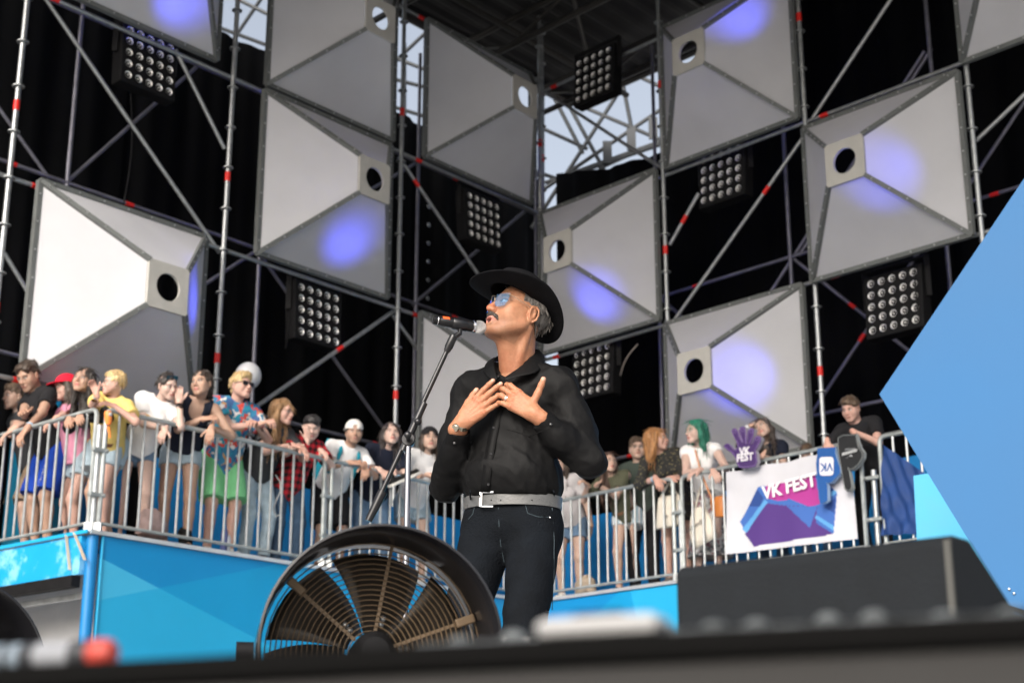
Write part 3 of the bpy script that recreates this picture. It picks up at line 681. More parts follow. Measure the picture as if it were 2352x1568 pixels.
# handheld device with white label and red end
DEV = M('device_rubber', (.02,.022,.026), .5, 0, var=.2)
dv = root('handheld_transmitter', lip(.06,.03), 'dark blurred handheld device with white label and red end', 'device')
y0 = .035; z0 = FZ+.004
def dpt(x, y): return hit(x, y, lip(0,y0), A(.4355,.9002,0))
pA, pB = dpt(-120,1500), dpt(262,1492); rad = .0106
zc = FZ+.004+rad
pA = A(pA[0],pA[1],zc); pB = A(pB[0],pB[1],zc); dd = nrm(pB-pA); Ld = np.linalg.norm(pB-pA)
MB().lathe([(0,0),(rad*.9,.0),(rad,.004),(rad,Ld*.86),(rad*.92,Ld*.88),(rad*.92,Ld*.885),(0,Ld*.885)], pA, dd, 20, cap=False).build('barrel', DEV, dv, smooth=True)
MB().lathe([(0,Ld*.885),(rad*.95,Ld*.885),(rad*1.02,Ld*.905),(rad*.9,Ld*.98),(rad*.6,Ld),(0,Ld)], pA, dd, 20, cap=False).build('end_cap', M('coral_red', (.40,.045,.03), .5), dv, smooth=True)
MB().lathe([(rad*1.01,Ld*.58),(rad*1.02,Ld*.585),(rad*1.02,Ld*.775),(rad*1.01,Ld*.78)], pA, dd, 20, cap=False).build('label_band', M('label_grey', (.22,.23,.25), .5), dv, smooth=True)
for t in (.33,.43): MB().lathe([(rad*1.01,Ld*t),(rad*1.02,Ld*(t+.005)),(rad*1.02,Ld*(t+.055)),(rad*1.01,Ld*(t+.06))], pA, dd, 20, cap=False).build('ring_mark', M('label_bluegrey', (.16,.20,.24), .5), dv, smooth=True)
# thin cable by the panel foot
tag(MB().path([A(*PX(2200,1440,3.3)[:2], FZ+.006), PX(2225,1420,3.33), PX(2258,1394,3.4), PX(2300,1388,3.5), PX(2345,1402,3.6), PX(2420,1440,3.7), A(*PX(2470,1500,3.8)[:2], FZ+.01)], .006, 6).build('thin_cable', BLACKP, smooth=True), 'thin dark cable looping beside the monitor on the right', 'cable')
sb = PX(1183,1462,1.9); 
bx = root('cable_connector', A(sb[0],sb[1],FZ), 'small cable connector with a white tag between fan and edge', 'connector')
MB().box(A(sb[0]+.03,sb[1],FZ+(sb[2]-FZ)*.5), (.16,.04,sb[2]-FZ)).build('shell', BLACKP, bx, bevel=.006)
MB().box(A(sb[0]-.0,sb[1]-.022,sb[2]-.008), (.034,.004,.014)).build('tag', WTAPE, bx)
# ------------------------------------------------------------------ people
def rot(axis, a):
    x, y, z = nrm(axis); c, s = math.cos(a), math.sin(a); C = 1-c
    return np.array([[c+x*x*C, x*y*C-z*s, x*z*C+y*s],[y*x*C+z*s, c+y*y*C, y*z*C-x*s],[z*x*C-y*s, z*y*C+x*s, c+z*z*C]])
def ik(a, b, l1, l2, hint):
    v = b-a; d = np.linalg.norm(v); dm = (l1+l2)*.995
    if d > dm: b = a+v*dm/d; d = dm
    u = (b-a)/np.linalg.norm(b-a); x = (l1*l1-l2*l2+d*d)/(2*d); h = math.sqrt(max(l1*l1-x*x, 0))
    hp = np.asarray(hint, float); hp = nrm(hp-u*np.dot(hp, u)); return a+u*x+hp*h, b
def headR(yaw, pitch, roll=0.):
    return rot((0,0,1), yaw)@rot((1,0,0), pitch)@rot((0,1,0), roll)
def head_prims(F, C, Rm, k, old=False, fem=False, mouth=0.):
    P = lambda x, y, z: C+Rm@A(x, y, z)*k
    w = .95 if fem else 1.
    F.ell(P(0,-.014,.032), A(.076,.096,.086)*k, Rm, .01)
    F.ell(P(0,.028,-.028), A(.064*w,.062,.088)*k, Rm, .03*k)
    for s in (-1, 1):
        F.cone(P(s*.050*w,-.002,-.050), P(s*.020,.070,-.102), .021*k, .017*k, .03*k)
        F.ell(P(s*.043,.058,-.028), A(.022,.018,.022)*k, Rm, .025*k); F.ell(P(s*.048,.028,-.040), A(.020,.036,.040)*k, Rm, .03*k)
    F.ell(P(0,.074,-.104), A(.022,.017,.017)*k, Rm, .02*k)
    F.cone(P(-.036,.076,.020), P(.036,.076,.020), .012*k, .012*k, .018*k)
    F.cone(P(0,.086,.008), P(0,.110,-.034), .0075*k, .0115*k, .012*k)
    for s in (-1, 1): F.ell(P(s*.012,.098,-.037), A(.009,.011,.0085)*k, Rm, .008*k)
    for s in (-1, 1): F.ell(P(s*.032,.104,.001), A(.019,.022,.012)*k, Rm, .014*k, 's')
    for s in (-1, 1): F.ell(P(s*.031,.078,.001), A(.0135,.0125,.0125)*k, Rm, .002*k)
    F.ell(P(0,.088,-.068), A(.024,.016,.016)*k, Rm, .018*k)
    F.cone(P(-.019,.0915,-.0655), P(.019,.0915,-.0655), .0058*k, .0058*k, .005*k)
    F.cone(P(-.016,.0905,-.0775-mouth), P(.016,.0905,-.0775-mouth), .0062*k, .0062*k, .005*k)
    if mouth: F.ell(P(0,.100,-.0715-mouth*.5), A(.015,.016,.004+mouth*.5)*k, Rm, .003*k, 's')
    else: F.ell(P(0,.103,-.0715), A(.024,.010,.0022)*k, Rm, .003*k, 's')
    for s in (-1, 1):
        F.ell(P(s*.080,-.016,-.012), A(.009,.019,.033)*k, Rm@rot((0,0,1), -s*.35)@rot((1,0,0), -.15), .008*k)
        F.ell(P(s*.0895,-.010,-.010), A(.006,.010,.018)*k, Rm@rot((0,0,1), -s*.35), .004*k, 's')
def head_cols(V, C, Rm, k, skin, hair, fem=False, stub=0., lip=(.45,.16,.13), brow=True, closed=False):
    q = (V-C)@Rm/k; x, y, z = q[:, 0], q[:, 1], q[:, 2]; n = len(V); c = np.tile(np.asarray(skin), (n, 1)); ax = np.abs(x)
    near = (np.sqrt(x*x+y*y+z*z) < .16)
    def mixc(m, col, a=1.):
        m = np.clip(m, 0, 1)[:, None]*a*near[:, None]; c[:] = c*(1-m)+np.asarray(col)*m
    g = lambda dx, dy, sx, sy: np.exp(-((dx/sx)**2+(dy/sy)**2))
    front = (y > .03)
    mixc(g(ax-.045, z+.035, .022, .02)*front, np.asarray(skin)*A(1.05,.86,.82), .15)      # cheeks
    mixc(g(ax, z+.03, .014, .014)*(y > .09), np.asarray(skin)*A(1.08,.76,.7), .5)
    if stub: mixc((np.clip((-.045-z)/.02, 0, 1)*np.clip((.075-ax)/.02, 0, 1)*(y > -.01)*(z > -.125)), np.asarray(skin)*.35+np.asarray(hair)*.3, stub)
    mixc(g(ax-.031, z-.004, .021, .012)*(y > .06), np.asarray(skin)*A(.72,.6,.56), .6)
    if not closed:
        eye = (np.sqrt(((ax-.031)/.0155)**2+((z-.0005)/.0065)**2) < 1)*(y > .062)
        mixc(eye*1., (.55,.53,.50)); mixc((np.sqrt((ax-.030)**2+(z-.001)**2) < .0068)*(y > .062)*1., (.045,.03,.02))
        mixc((np.abs(z-.0075-.15*np.abs(ax-.031)*-1) < .0028)*(np.abs(ax-.032) < .018)*(y > .06)*1., (.03,.02,.018), .85)
    else: mixc((np.abs(z+.002) < .003)*(np.abs(ax-.032) < .016)*(y > .06)*1., (.06,.035,.03), .8)
    if brow: mixc(np.clip(1.3-np.abs(z-.023+.18*np.abs(ax-.03))/.0048, 0, 1)*np.clip((.020-np.abs(ax-.034))/.005, 0, 1)*(y > .05), np.asarray(hair)*.7, .85)
    mixc(np.clip(1.2-np.sqrt((ax/.026)**2+((z+.0715)/.0125)**2), 0, 1)*3*(y > .07), lip, .9)
    mixc(np.clip(1.2-np.sqrt((ax/.023)**2+((z+.0715)/.003)**2), 0, 1)*2*(y > .07), np.asarray(lip)*.25, .9)
    return c
def hand_prims(F, w, d, N, right, k=1., curl=(.25,.35,.25), spread=.06, thumb=(.75,.65,-.15), curls=None, tcurl=.25):
    Y = nrm(d); N = nrm(np.asarray(N, float)-Y*np.dot(N, Y)); T = np.cross(Y, N)*(-1 if right else 1); tips = []
    F.cone(w-Y*.03*k, w+Y*.015*k, .0255*k, .024*k, .015*k)
    for i, (o, ky, ln, r) in enumerate(((.030,.090,.96,.0090),(.0095,.094,1.06,.0092),(-.011,.089,.98,.0088),(-.030,.080,.78,.0078))):
        kn = w+(Y*ky+T*o)*k; F.cone(w+(Y*.012+T*o*.55)*k, kn, .0145*k, .0118*k, .012*k)
        dr = nrm(Y+T*spread*(1.5-i)*1.0); p = kn; q = curls[i] if curls else curl; a = 0.
        rr_ = r*1.18
        for j, sl in enumerate((.043,.027,.021)):
            a += q[j]; dj = dr*math.cos(a)-N*math.sin(a); e = p+dj*sl*ln*k; F.cone(p, e, rr_*k, rr_*.90*k, .004*k); p = e; rr_ *= .92
        tips.append((p, dj, N*math.cos(a)+dr*math.sin(a)))
    F.ell(w+(Y*.040+T*.020-N*.006)*k, A(.018,.030,.015)*k, np.stack([T, Y, N], 1), .015*k)
    p = w+(Y*.028+T*.026)*k; dt = nrm(T*thumb[0]+Y*thumb[1]+N*thumb[2]); r = .0138; ad = nrm(Y-dt*np.dot(Y, dt))
    for j, sl in enumerate((.040,.030,.022)):
        e = p+dt*sl*k; F.cone(p, e, r*k, r*.88*k, .006*k); p = e; r *= .88; dt = nrm(dt+ad*tcurl)
    tips.append((p, dt, N))
    return tips
SKIN = M('skin', rough=.5, attr='Col', var=.09, nscale=90, bump=.24, bscale=230, spec=.4, sss=.12)
SHOEM = M('shoe_leather', rough=.6, attr='Col')
HAIRM = {}
def hairmat(col):
    if col not in HAIRM: HAIRM[col] = M('hair_%d' % len(HAIRM), col, .45, 0, var=.45, nscale=70, bump=.9, bscale=90, stretch=(1,1,.14), sheen=.1)
    return HAIRM[col]
def cloth(name, col, **k): return M(name, col, .85, 0, spec=.25, var=k.pop('var', .07), nscale=9, bump=.25, bscale=k.pop('bscale', 45), sheen=0, **k)
def ramp(N, L, fac, stops):
    cr = N.new('ShaderNodeValToRGB'); cr.color_ramp.interpolation = 'CONSTANT'; e = cr.color_ramp.elements
    while len(e) < len(stops): e.new(.5)
    for i, (p, c) in enumerate(stops): e[i].position = p; e[i].color = (*c, 1)
    L.new(fac, cr.inputs[0]); return cr.outputs[0]
def pat_cells(scale, stops, distort=.5):
    def fn(N, L, src):
        nz = N.new('ShaderNodeTexNoise'); nz.inputs['Scale'].default_value = scale*.7; L.new(src, nz.inputs[0])
        ad = N.new('ShaderNodeVectorMath'); ad.operation = 'MULTIPLY_ADD'; ad.inputs[1].default_value = (distort/scale*4,)*3; L.new(nz.outputs[1], ad.inputs[0]); L.new(src, ad.inputs[2])
        vo = N.new('ShaderNodeTexVoronoi'); vo.inputs['Scale'].default_value = scale; L.new(ad.outputs[0], vo.inputs[0])
        sp = N.new('ShaderNodeSeparateColor'); L.new(vo.outputs['Color'], sp.inputs[0]); return ramp(N, L, sp.outputs[0], stops)
    return fn
def pat_spots(scale, size, base, spot):
    def fn(N, L, src):
        vo = N.new('ShaderNodeTexVoronoi'); vo.inputs['Scale'].default_value = scale; L.new(src, vo.inputs[0]); return ramp(N, L, vo.outputs['Distance'], [(0., spot), (size, base)])
    return fn
def pat_lines(axes, freq, duty, cols):
    def fn(N, L, src):
        sp = N.new('ShaderNodeSeparateXYZ'); L.new(src, sp.inputs[0]); acc = None
        for ax in axes:
            m = N.new('ShaderNodeMath'); m.operation = 'MULTIPLY'; m.inputs[1].default_value = freq; L.new(sp.outputs[ax], m.inputs[0])
            f = N.new('ShaderNodeMath'); f.operation = 'FRACT'; L.new(m.outputs[0], f.inputs[0])
            g_ = N.new('ShaderNodeMath'); g_.operation = 'GREATER_THAN'; g_.inputs[1].default_value = duty; L.new(f.outputs[0], g_.inputs[0])
            if acc is None: acc = g_.outputs[0]
            else:
                a_ = N.new('ShaderNodeMath'); a_.operation = 'ADD'; L.new(acc, a_.inputs[0]); L.new(g_.outputs[0], a_.inputs[1]); acc = a_.outputs[0]
        dv_ = N.new('ShaderNodeMath'); dv_.operation = 'DIVIDE'; dv_.inputs[1].default_value = len(axes)+.001; L.new(acc, dv_.inputs[0])
        return ramp(N, L, dv_.outputs[0], [(i/len(cols), c) for i, c in enumerate(cols)])
    return fn
DENIML = cloth('light_denim', (.36,.46,.53), var=.22); DENIM = cloth('mid_denim', (.13,.21,.32), var=.22); DENIMD = cloth('dark_denim', (.05,.09,.15), var=.2)
SK = dict(fair=(.50,.34,.27), pale=(.55,.385,.325), tan=(.42,.265,.195), rosy=(.52,.32,.26))

def hair_obj(r, C, Rm, k, style, col, seed=0, capped=False, front=None):
    ln = {'long': .40, 'mid': .27, 'bob': .20}.get(style, .16); h = .0055
    P = lambda x, y, z: C+Rm@A(x, y, z)*k
    F = Field(C-A(.2,.2,.17+ln*.9), C+A(.2,.2,.2), h)
    F.ell(P(0,-.020,.037), A(.0845,.101,.090)*k, Rm, 0)
    if style in ('short', 'quiff'): F.ell(P(0,.012,.080), A(.072,.080,.045)*k, Rm, .03*k)
    if style == 'quiff': F.ell(P(0,.045,.092), A(.055,.045,.034)*k, Rm, .02*k)
    if style in ('long', 'mid', 'bob'):
        for s in (-1, 1):
            F.cone(P(s*.070,.010,.04), P(s*.080,-.005,-.06), .030*k, .030*k, .02*k)
            F.cone(P(s*.080,-.005,-.06), C+Rm@A(s*.078,-.02,-.10)*k-A(0,0,(ln-.10))*k+(Rm@A(s*.01,-.02,0))*k, .030*k, .020*k, .03*k)
        F.cone(P(0,-.075,.02), C+Rm@A(0,-.085,-.08)*k-A(0,0,(ln-.10))*k, .075*k, .055*k, .03*k)
    if style in ('bun', 'tail'):
        F.ell(P(0,-.125,.012), A(.042,.038,.042)*k, Rm, .015*k)
        if style == 'tail': F.cone(P(0,-.13,0), P(.0,-.12,-.20), .032*k, .015*k, .02*k)
    cutc = (.068,.078,.105) if style != 'quiff' else (.068,.078,.098)
    F.ell(P(0,.100,-.042), A(*cutc)*k, Rm, .012*k, 's'); F.ell(P(0,.085,-.10), A(.062,.08,.08)*k, Rm, .01*k, 's')
    F.noise((.006 if style in ('long', 'mid', 'bob') else .0095)*k, 75. if style in ('long', 'mid', 'bob') else 60., seed, (1,1,.35 if style in ('long', 'mid', 'bob') else .8))
    if style not in ('long', 'mid', 'bob'):
        F.cut(P(0,-.03,-.062), Rm@nrm(A(0,.45,-1)))
        for s in (-1, 1): F.ell(P(s*.088,.0,-.022), A(.03,.032,.036)*k, Rm, .006*k, 's')
    if front is not None: F.cut(P(0,front,0), Rm[:, 1])
    if capped: F.cut(P(0,0,.042), Rm[:, 2])
    V, Fc = F.mesh(); ob = smooth_obj('hair', V, Fc, hairmat(col), r)
    rg = np.random.RandomState(seed+40); lg = style in ('long', 'mid', 'bob'); sm_ = MB(); idx = rg.choice(len(V), min(len(V), 110 if lg else 130), False)
    for i in idx:
        p = V[i]; q = (p-C)@Rm/k; n_ = nrm(p-C-Rm@A(0,-.02,.03 if q[2] > 0 else q[2])*k)
        if q[1] > .075 and q[2] < .05: continue
        dn = nrm(np.array([0,0,-1.])+.35*rg.randn(3)*(.5 if lg else 1)) if (lg or q[2] < .05) else nrm(Rm@A(.5*rg.randn(),.9,.5+.3*rg.randn()))
        tt = nrm(dn-n_*np.dot(dn, n_)); L_ = (.07+.09*rg.rand() if lg else .022+.03*rg.rand())*k; a_ = p-n_*.004
        sm_.path([a_, a_+tt*L_*.5+n_*.006, a_+tt*L_+n_*(.004+.008*rg.rand())], [.0048*k, .004*k, .0008], 4)
    so = sm_.build('loose_strands', hairmat(col), smooth=True); so.parent = ob; so['kind'] = 'stuff'
    return ob

def cap_obj(r, C, Rm, k, col, mat, backward=False, rim=None):
    P = lambda x, y, z: C+Rm@A(x, y, z)*k
    F = Field(C-A(.25,.25,.15), C+A(.25,.25,.2), .006)
    F.ell(P(0,-.014,.040), A(.094,.114,.097)*k, Rm, 0); F.cut(P(0,.0,.032), Rm@nrm(A(0,.12 if not backward else -.05,-1)))
    if backward: F.ell(P(0,.10,.05), A(.03,.03,.022)*k, Rm, .004, 's')
    V, Fc = F.mesh(); o = smooth_obj('cap', V, Fc, mat, r)
    sg = -1 if backward else 1; v = []; n = 12
    for j in (0, 1):
        for i in range(n+1):
            a = math.pi*i/n; rad = .085+j*.075*math.sin(a)
            v.append(P(rad*math.cos(a)*(1 if not j else .93), sg*(.02+(.085 if not j else .165)*math.sin(a)*(.95)), .040-.012*j*math.sin(a)))
    b = MB().add(v, [(i, i+1, n+2+i, n+1+i) for i in range(n)]).build('cap_brim', mat, smooth=True); b.parent = r; b.matrix_parent_inverse = Matrix.Identity(4)
    sd = b.modifiers.new('thickness', 'SOLIDIFY'); sd.thickness = .006
    b.parent = o
    return o
def loc_obj(mb, name, mat, r, smooth=True):
    o = mb.build(name, mat, smooth=smooth); o.parent = r; return o

def person(label, sec, head, az, haz, pitch=0., roll=0., offh=.12, offf=.38, foot_dx=0., fem=True, skin='fair', hair=('short', (.05,.03,.02)), top=None, bottom=None, shoes=None, hl=None, hr=None, extras=(), shoulders=1., build=1., seed=0, cap=None, closed=False, stub=0., legs=None, py=-.04, elbow=None, lowbody=True):
    f, d_, n_, o_ = (rl, LD, LN, L0) if sec == 'L' else ((rr, RD, RN, R0) if sec == 'R' else (None, LN, LD, L0))
    if sec == 'S': plane = lambda x, y, off: hit(x, y, o_+LD*off, LD); bx = LD          # short side: behind = +LD
    else: plane = lambda x, y, off: hit(x, y, o_+n_*off, n_); bx = n_
    Hw = plane(head[0], head[1], offh); rt = A(Hw[0], Hw[1], PZ)+bx*(offf-offh)+d_*foot_dx*1.
    fi = math.pi+R_(az); Rz = rot((0,0,1), fi); L_ = lambda p: Rz.T@(np.asarray(p)-rt)
    r = root('person', rt, label, 'person', 'spectators on the platform', rz=fi)
    C = L_(Hw); H = 1.65
    for _ in range(30):
        P = A(0, py, .53*H); H += .6*(np.linalg.norm(C-P)/.397-H)
    H = float(np.clip(H, 1.15, 2.0)); k = H/1.7
    Pv = A(0, py, C[2]-math.sqrt(max((.397*H)**2-(C[0])**2-(C[1]-py)**2, .01)))
    Rm = headR(R_(haz-az), R_(pitch), R_(roll)); u = nrm(C-Pv); X = nrm(A(1,0,0)-u*u[0]); FW = np.cross(u, X); TB = np.stack([X, FW, u], 1)
    w = (.92 if fem else 1.02)*shoulders; Nb = C-u*.115*k-Rm@A(0,.02,.03)*k
    Sh = [Nb-u*.060*k+X*s*.172*w*k for s in (-1, 1)]           # left, right of the person
    elb, wri, hd = [None]*2, [None]*2, [None]*2
    for i, (hs, s) in enumerate(((hl, -1), (hr, 1))):
        if hs is None: tgt = Pv+A(s*.24,.03,-.05)*k; dr = A(0,.1,-1.); nn = A(s,0,0.); cv = (.25,.35,.25)
        else:
            tgt = L_(plane(hs[0], hs[1], hs[2])); dr = A(*hs[3]) if len(hs) > 3 else A(-s*.35,.65,-.55); nn = A(*hs[4]) if len(hs) > 4 else A(0,.6,.8); cv = hs[5] if len(hs) > 5 else (.35,.5,.4)
        hint = A(s*.8,-.35,-.7) if elbow is None else A(*elbow[i])
        elb[i], wri[i] = ik(Sh[i], tgt, .285*k, .255*k, hint); hd[i] = (dr, nn, cv)
    # ---- body
    F = Field(A(min(e[0] for e in elb+wri)-.16, -.5, -.01), A(max(e[0] for e in elb+wri)+.16, .75, C[2]+.15), .0105)
    bl = build
    def torso(F, t=0., low=-9., waist=1.):
        F.ell(Pv+u*.02*k, A(.158*bl+t, .112*bl+t, .125+t)*k, TB, .03); F.ell(Pv+u*.17*k, A((.128 if fem else .140)*bl*waist+t, .098*bl*waist+t, .16)*k, TB, .05)
        F.ell(Pv+u*.345*k, A(.150*w+t, .106*bl+t, .165+t)*k, TB, .05); F.cone(Sh[0]+X*.02*k, Sh[1]-X*.02*k, (.056+t)*k, (.056+t)*k, .05)
        for s in (0, 1): F.cone(Nb-u*.01*k, Sh[s], (.050+t)*k, (.046+t)*k, .03)
        if fem:
            for s in (-1, 1): F.ell(Pv+(u*.335+X*s*.068+FW*.085)*k, A(.056+t,.045+t,.055+t)*k, TB, .03)
    def armp(F, t=0., upto=2., cut=True):
        for i in (0, 1):
            e, wv = elb[i], wri[i]; a = nrm(e-Sh[i]); b = nrm(wv-e)
            if upto <= 1.: q = Sh[i]+(e-Sh[i])*upto; F.cone(Sh[i], q+a*.03, (.050+t)*k, (.041+t)*k*(1.12 if t else 1), .025, cuts=[(q, a)] if cut else ())
            else:
                F.cone(Sh[i], e, (.050+t)*k, (.038+t)*k, .03); q = e+(wv-e)*(upto-1)
                F.cone(e, q+(b*.02 if cut else 0), (.039+t)*k, (.026+t)*k, .025, cuts=[(q, b)] if cut else ())
    hip = [Pv+A(s*.088,0,-.01)*k for s in (-1, 1)]
    lg = legs or (((-.11,.02),(-.15,1)), ((.11,.0),(.15,1)))
    kn, an, fd = [], [], []
    for i, s in enumerate((-1, 1)):
        a_ = A(lg[i][0][0], lg[i][0][1], .085*k); kk, aa = ik(hip[i], a_, .43*k, max(.40*k, (hip[i][2]-.085*k)-.43*k+.004), A(s*.15,1,0)); kn.append(kk); an.append(aa); fd.append(nrm(A(lg[i][1][0], lg[i][1][1], 0)))
    def legp(F, t=0., upto=2., flare=0.):
        for i in (0, 1):
            a = nrm(kn[i]-hip[i]); b = nrm(an[i]-kn[i])
            if upto <= 1.: q = hip[i]+(kn[i]-hip[i])*upto; F.cone(hip[i], q+a*.03, (.088*bl+t)*k, (.062*bl+t+flare)*k, .03, cuts=[(q, a)])
            else:
                F.cone(hip[i], kn[i], (.086*bl+t)*k, (.054*bl+t)*k, .035); q = kn[i]+(an[i]-kn[i])*(upto-1)
                F.cone(kn[i], q, (.052*bl+t)*k, (.036+t+flare)*k, .03, cuts=[(q, b)] if t else ())
                if not t: F.ell(kn[i]+(an[i]-kn[i])*.3-A(0,.02,0)*k, A(.048,.05,.10)*k*bl, None, .03)
    torso(F); armp(F, 0., 2., False); legp(F)
    F.cone(Nb-u*.05*k, C+Rm@A(0,-.022,-.05)*k, (.055 if not fem else .049)*k, (.055 if not fem else .048)*k, .025)
    for i in (0, 1):
        F.cone(an[i]-fd[i]*.03*k-A(0,0,.045)*k, an[i]+fd[i]*.13*k-A(0,0,.06)*k, .034*k, .026*k, .02); F.cone(an[i], an[i]-A(0,0,.03)*k, .036*k, .036*k, .02)
    V, Fc = F.mesh(); ncut = Nb+u*.012*k; Fc = keep(V, Fc, ncut, u, .003)
    for i in (0, 1):
        b = nrm(wri[i]-elb[i]); m = np.linalg.norm(V[Fc].mean(1)-wri[i], axis=1) < .13; cc = (V[Fc].mean(1)-wri[i])@b; Fc = Fc[~(m & (cc > -.004))]
    Vs, Fs = [V], [Fc]; cs = [np.tile(np.asarray(SK[skin]), (len(V), 1))]; nv = len(V)
    Fh = Field(C-A(.14,.16,.22), C+A(.14,.17,.15), .0052); head_prims(Fh, C, Rm, k, fem=fem)
    Fh.cone(Nb-u*.05*k, C+Rm@A(0,-.022,-.05)*k, (.055 if not fem else .049)*k, (.055 if not fem else .048)*k, .025)
    V, Fc = Fh.mesh(); Fc = keep(V, Fc, ncut, -u, .003); hc = hair[1] if hair else (.1,.06,.04)
    Vs.append(V); Fs.append(Fc+nv); cs.append(head_cols(V, C, Rm, k, SK[skin], hc, fem, stub, closed=closed, lip=(.50,.17,.15) if fem else (.42,.19,.15))); nv += len(V)
    for i in (0, 1):
        Fh = Field(wri[i]-.19, wri[i]+.19, .0055); b = nrm(wri[i]-elb[i]); Fh.cone(wri[i]-b*.08, wri[i], .029*k, .026*k, .01)
        hand_prims(Fh, wri[i], hd[i][0], hd[i][1], i == 1, k*(.94 if fem else 1.02), hd[i][2]); V, Fc = Fh.mesh(); Fc = keep(V, Fc, wri[i]-b*.012, -b)
        Vs.append(V); Fs.append(Fc+nv); cs.append(np.tile(np.asarray(SK[skin])*A(1.02,.95,.92), (len(V), 1))); nv += len(V)
    smooth_obj('body', np.concatenate(Vs), np.concatenate(Fs), SKIN, r, np.concatenate(cs))
    # ---- clothes
    if top:
        st_, tm = top[0], top[1]; G = Field(A(min(e[0] for e in elb)-.15, -.45, Pv[2]-.25), A(max(e[0] for e in elb)+.15, .6, C[2]+.05), .0095)
        t = .014 if st_ not in ('loose', 'hawaii') else .024
        torso(G, t, waist=1.08 if st_ in ('loose', 'hawaii', 'tee') else 1.02)
        if st_ in ('loose', 'hawaii', 'tee'): G.cone(Pv+u*.25*k, Pv-u*.06*k, (.125*bl+t)*k, (.145*bl+t)*k, .06)
        if st_ == 'dress': G.cone(Pv, Pv-A(0,0,.33)*k, .17*k, .20*k, .05)
        if st_ in ('tee', 'loose', 'hawaii'): armp(G, t+.006, .62)
        elif st_ in ('long', 'dress'): armp(G, .016, 1.55 if st_ == 'dress' else 1.9)
        elif st_ == 'cap': armp(G, t, .22)
        G.noise(.006, 22., seed+5, (1,1,.8))
        nr = {'tank': .105, 'cap': .075, 'dress': .07}.get(st_, .072)
        G.ell(Nb+u*.035*k+FW*.012, A(nr,nr,.06)*k, TB, .012, 's')
        if st_ == 'tank':
            G.ell(Nb-u*.05*k+FW*.09*k, A(.068,.06,.13)*k, TB, .01, 's')
            for s in (0, 1): G.ell(Sh[s]+X*(-1,1)[s]*.035*k, A(.075,.12,.13)*k, TB, .01, 's')
        if st_ == 'vneck': G.ell(Nb-u*.06*k+FW*.08*k, A(.045,.05,.09)*k, TB, .008, 's'); armp(G, t+.006, .62)
        hem = Pv-u*(.11 if st_ in ('loose', 'hawaii') else .03)*k if st_ not in ('tank', 'crop') else Pv+u*.03*k
        if st_ == 'dress': hem = Pv-A(0,0,.36)*k
        if st_ == 'hawaii': hem = Pv-u*.16*k
        G.cut(hem, -u if st_ != 'dress' else A(0,0,-1)); V, Fc = G.mesh(); smooth_obj('shirt' if st_ != 'dress' else 'dress', V, Fc, tm, r, relax=1)
    if bottom:
        st_, bm_ = bottom[0], bottom[1]; G = Field(A(-.42,-.45,-.01), A(.42,.45,Pv[2]+.2), .0095)
        G.ell(Pv+u*.02*k, A(.158*bl+.012,.112*bl+.012,.13)*k, TB, .03); G.cone(Pv-X*.06*k, Pv+X*.06*k, .105*k*bl, .105*k*bl, .03)
        if st_ == 'shorts': legp(G, .016, .46, .022)
        elif st_ == 'hot': legp(G, .012, .28, .024)
        elif st_ == 'long_shorts': legp(G, .024, .92, .028)
        elif st_ == 'pants': legp(G, .014, 1.93, .012)
        elif st_ == 'skirt': G.cone(Pv-A(0,0,.05), Pv-A(0,0,.62)*k, .15*k, .23*k, .05); G.cut(Pv-A(0,0,.64)*k, (0,0,-1))
        G.noise(.0045, 30., seed+11); G.cut(Pv+u*.105*k, u); V, Fc = G.mesh(); smooth_obj({'pants': 'trousers', 'skirt': 'skirt'}.get(st_, 'shorts'), V, Fc, bm_, r, relax=1)
    for i in (0, 1):
        if shoes is None: continue
        if shoes[0] == 'sneaker':
            G = Field(an[i]-A(.2,.25,.12), an[i]+A(.2,.3,.12), .0075); h0 = an[i]-fd[i]*.035*k-A(0,0,.045)*k; h1 = an[i]+fd[i]*.145*k-A(0,0,.055)*k
            G.cone(h0, h1, .043*k, .037*k, .02); G.cone(an[i]-A(0,0,.03), an[i]+A(0,0,.012), .046*k, .044*k, .03); G.cut((0,0,.004), (0,0,-1)); G.cut(an[i]+A(0,0,.025)*k, (0,0,1)); V, Fc = G.mesh()
            c = np.where((V[:, 2:3] < .030), np.asarray(shoes[2])[None], np.asarray(shoes[1])[None]); smooth_obj('shoe', V, Fc, SHOEM, r, c)
        else:
            sd_ = np.cross(UP, fd[i]); b0 = A(an[i][0], an[i][1], 0); m = MB().prism([b0+fd[i]*y*k+sd_*x*k+UP*.003 for x, y in ((-.03,-.07),(.03,-.07),(.042,.08),(.035,.15),(0,.175),(-.035,.15),(-.042,.08))], UP*.022)
            o = loc_obj(m, 'sandal', cloth('sandal_sole', (.30,.22,.14)), r, False)
            for y, z in ((.10,.035),(-.02,.085)):
                q = [b0+fd[i]*y*k+sd_*.045*math.cos(t)*k+UP*(.02+(z+.012)*k*math.sin(t)) for t in np.linspace(0, math.pi, 9)]; s_ = loc_obj(MB().path(q, .008, 6), 'strap', cloth('black_strap', (.012,.012,.012)), r); s_.parent = o
    if cap: cap_obj(r, C, Rm, k, *cap)
    if hair and hair[0] != 'none': hair_obj(r, C, Rm, k, hair[0], hair[1], seed, bool(cap))
    Pl = lambda x, y, z: C+Rm@A(x, y, z)*k
    ctx = dict(r=r, C=C, Rm=Rm, k=k, Pv=Pv, u=u, X=X, FW=FW, Sh=Sh, elb=elb, wri=wri, Nb=Nb, Pl=Pl, rt=rt, Rz=Rz, an=an)
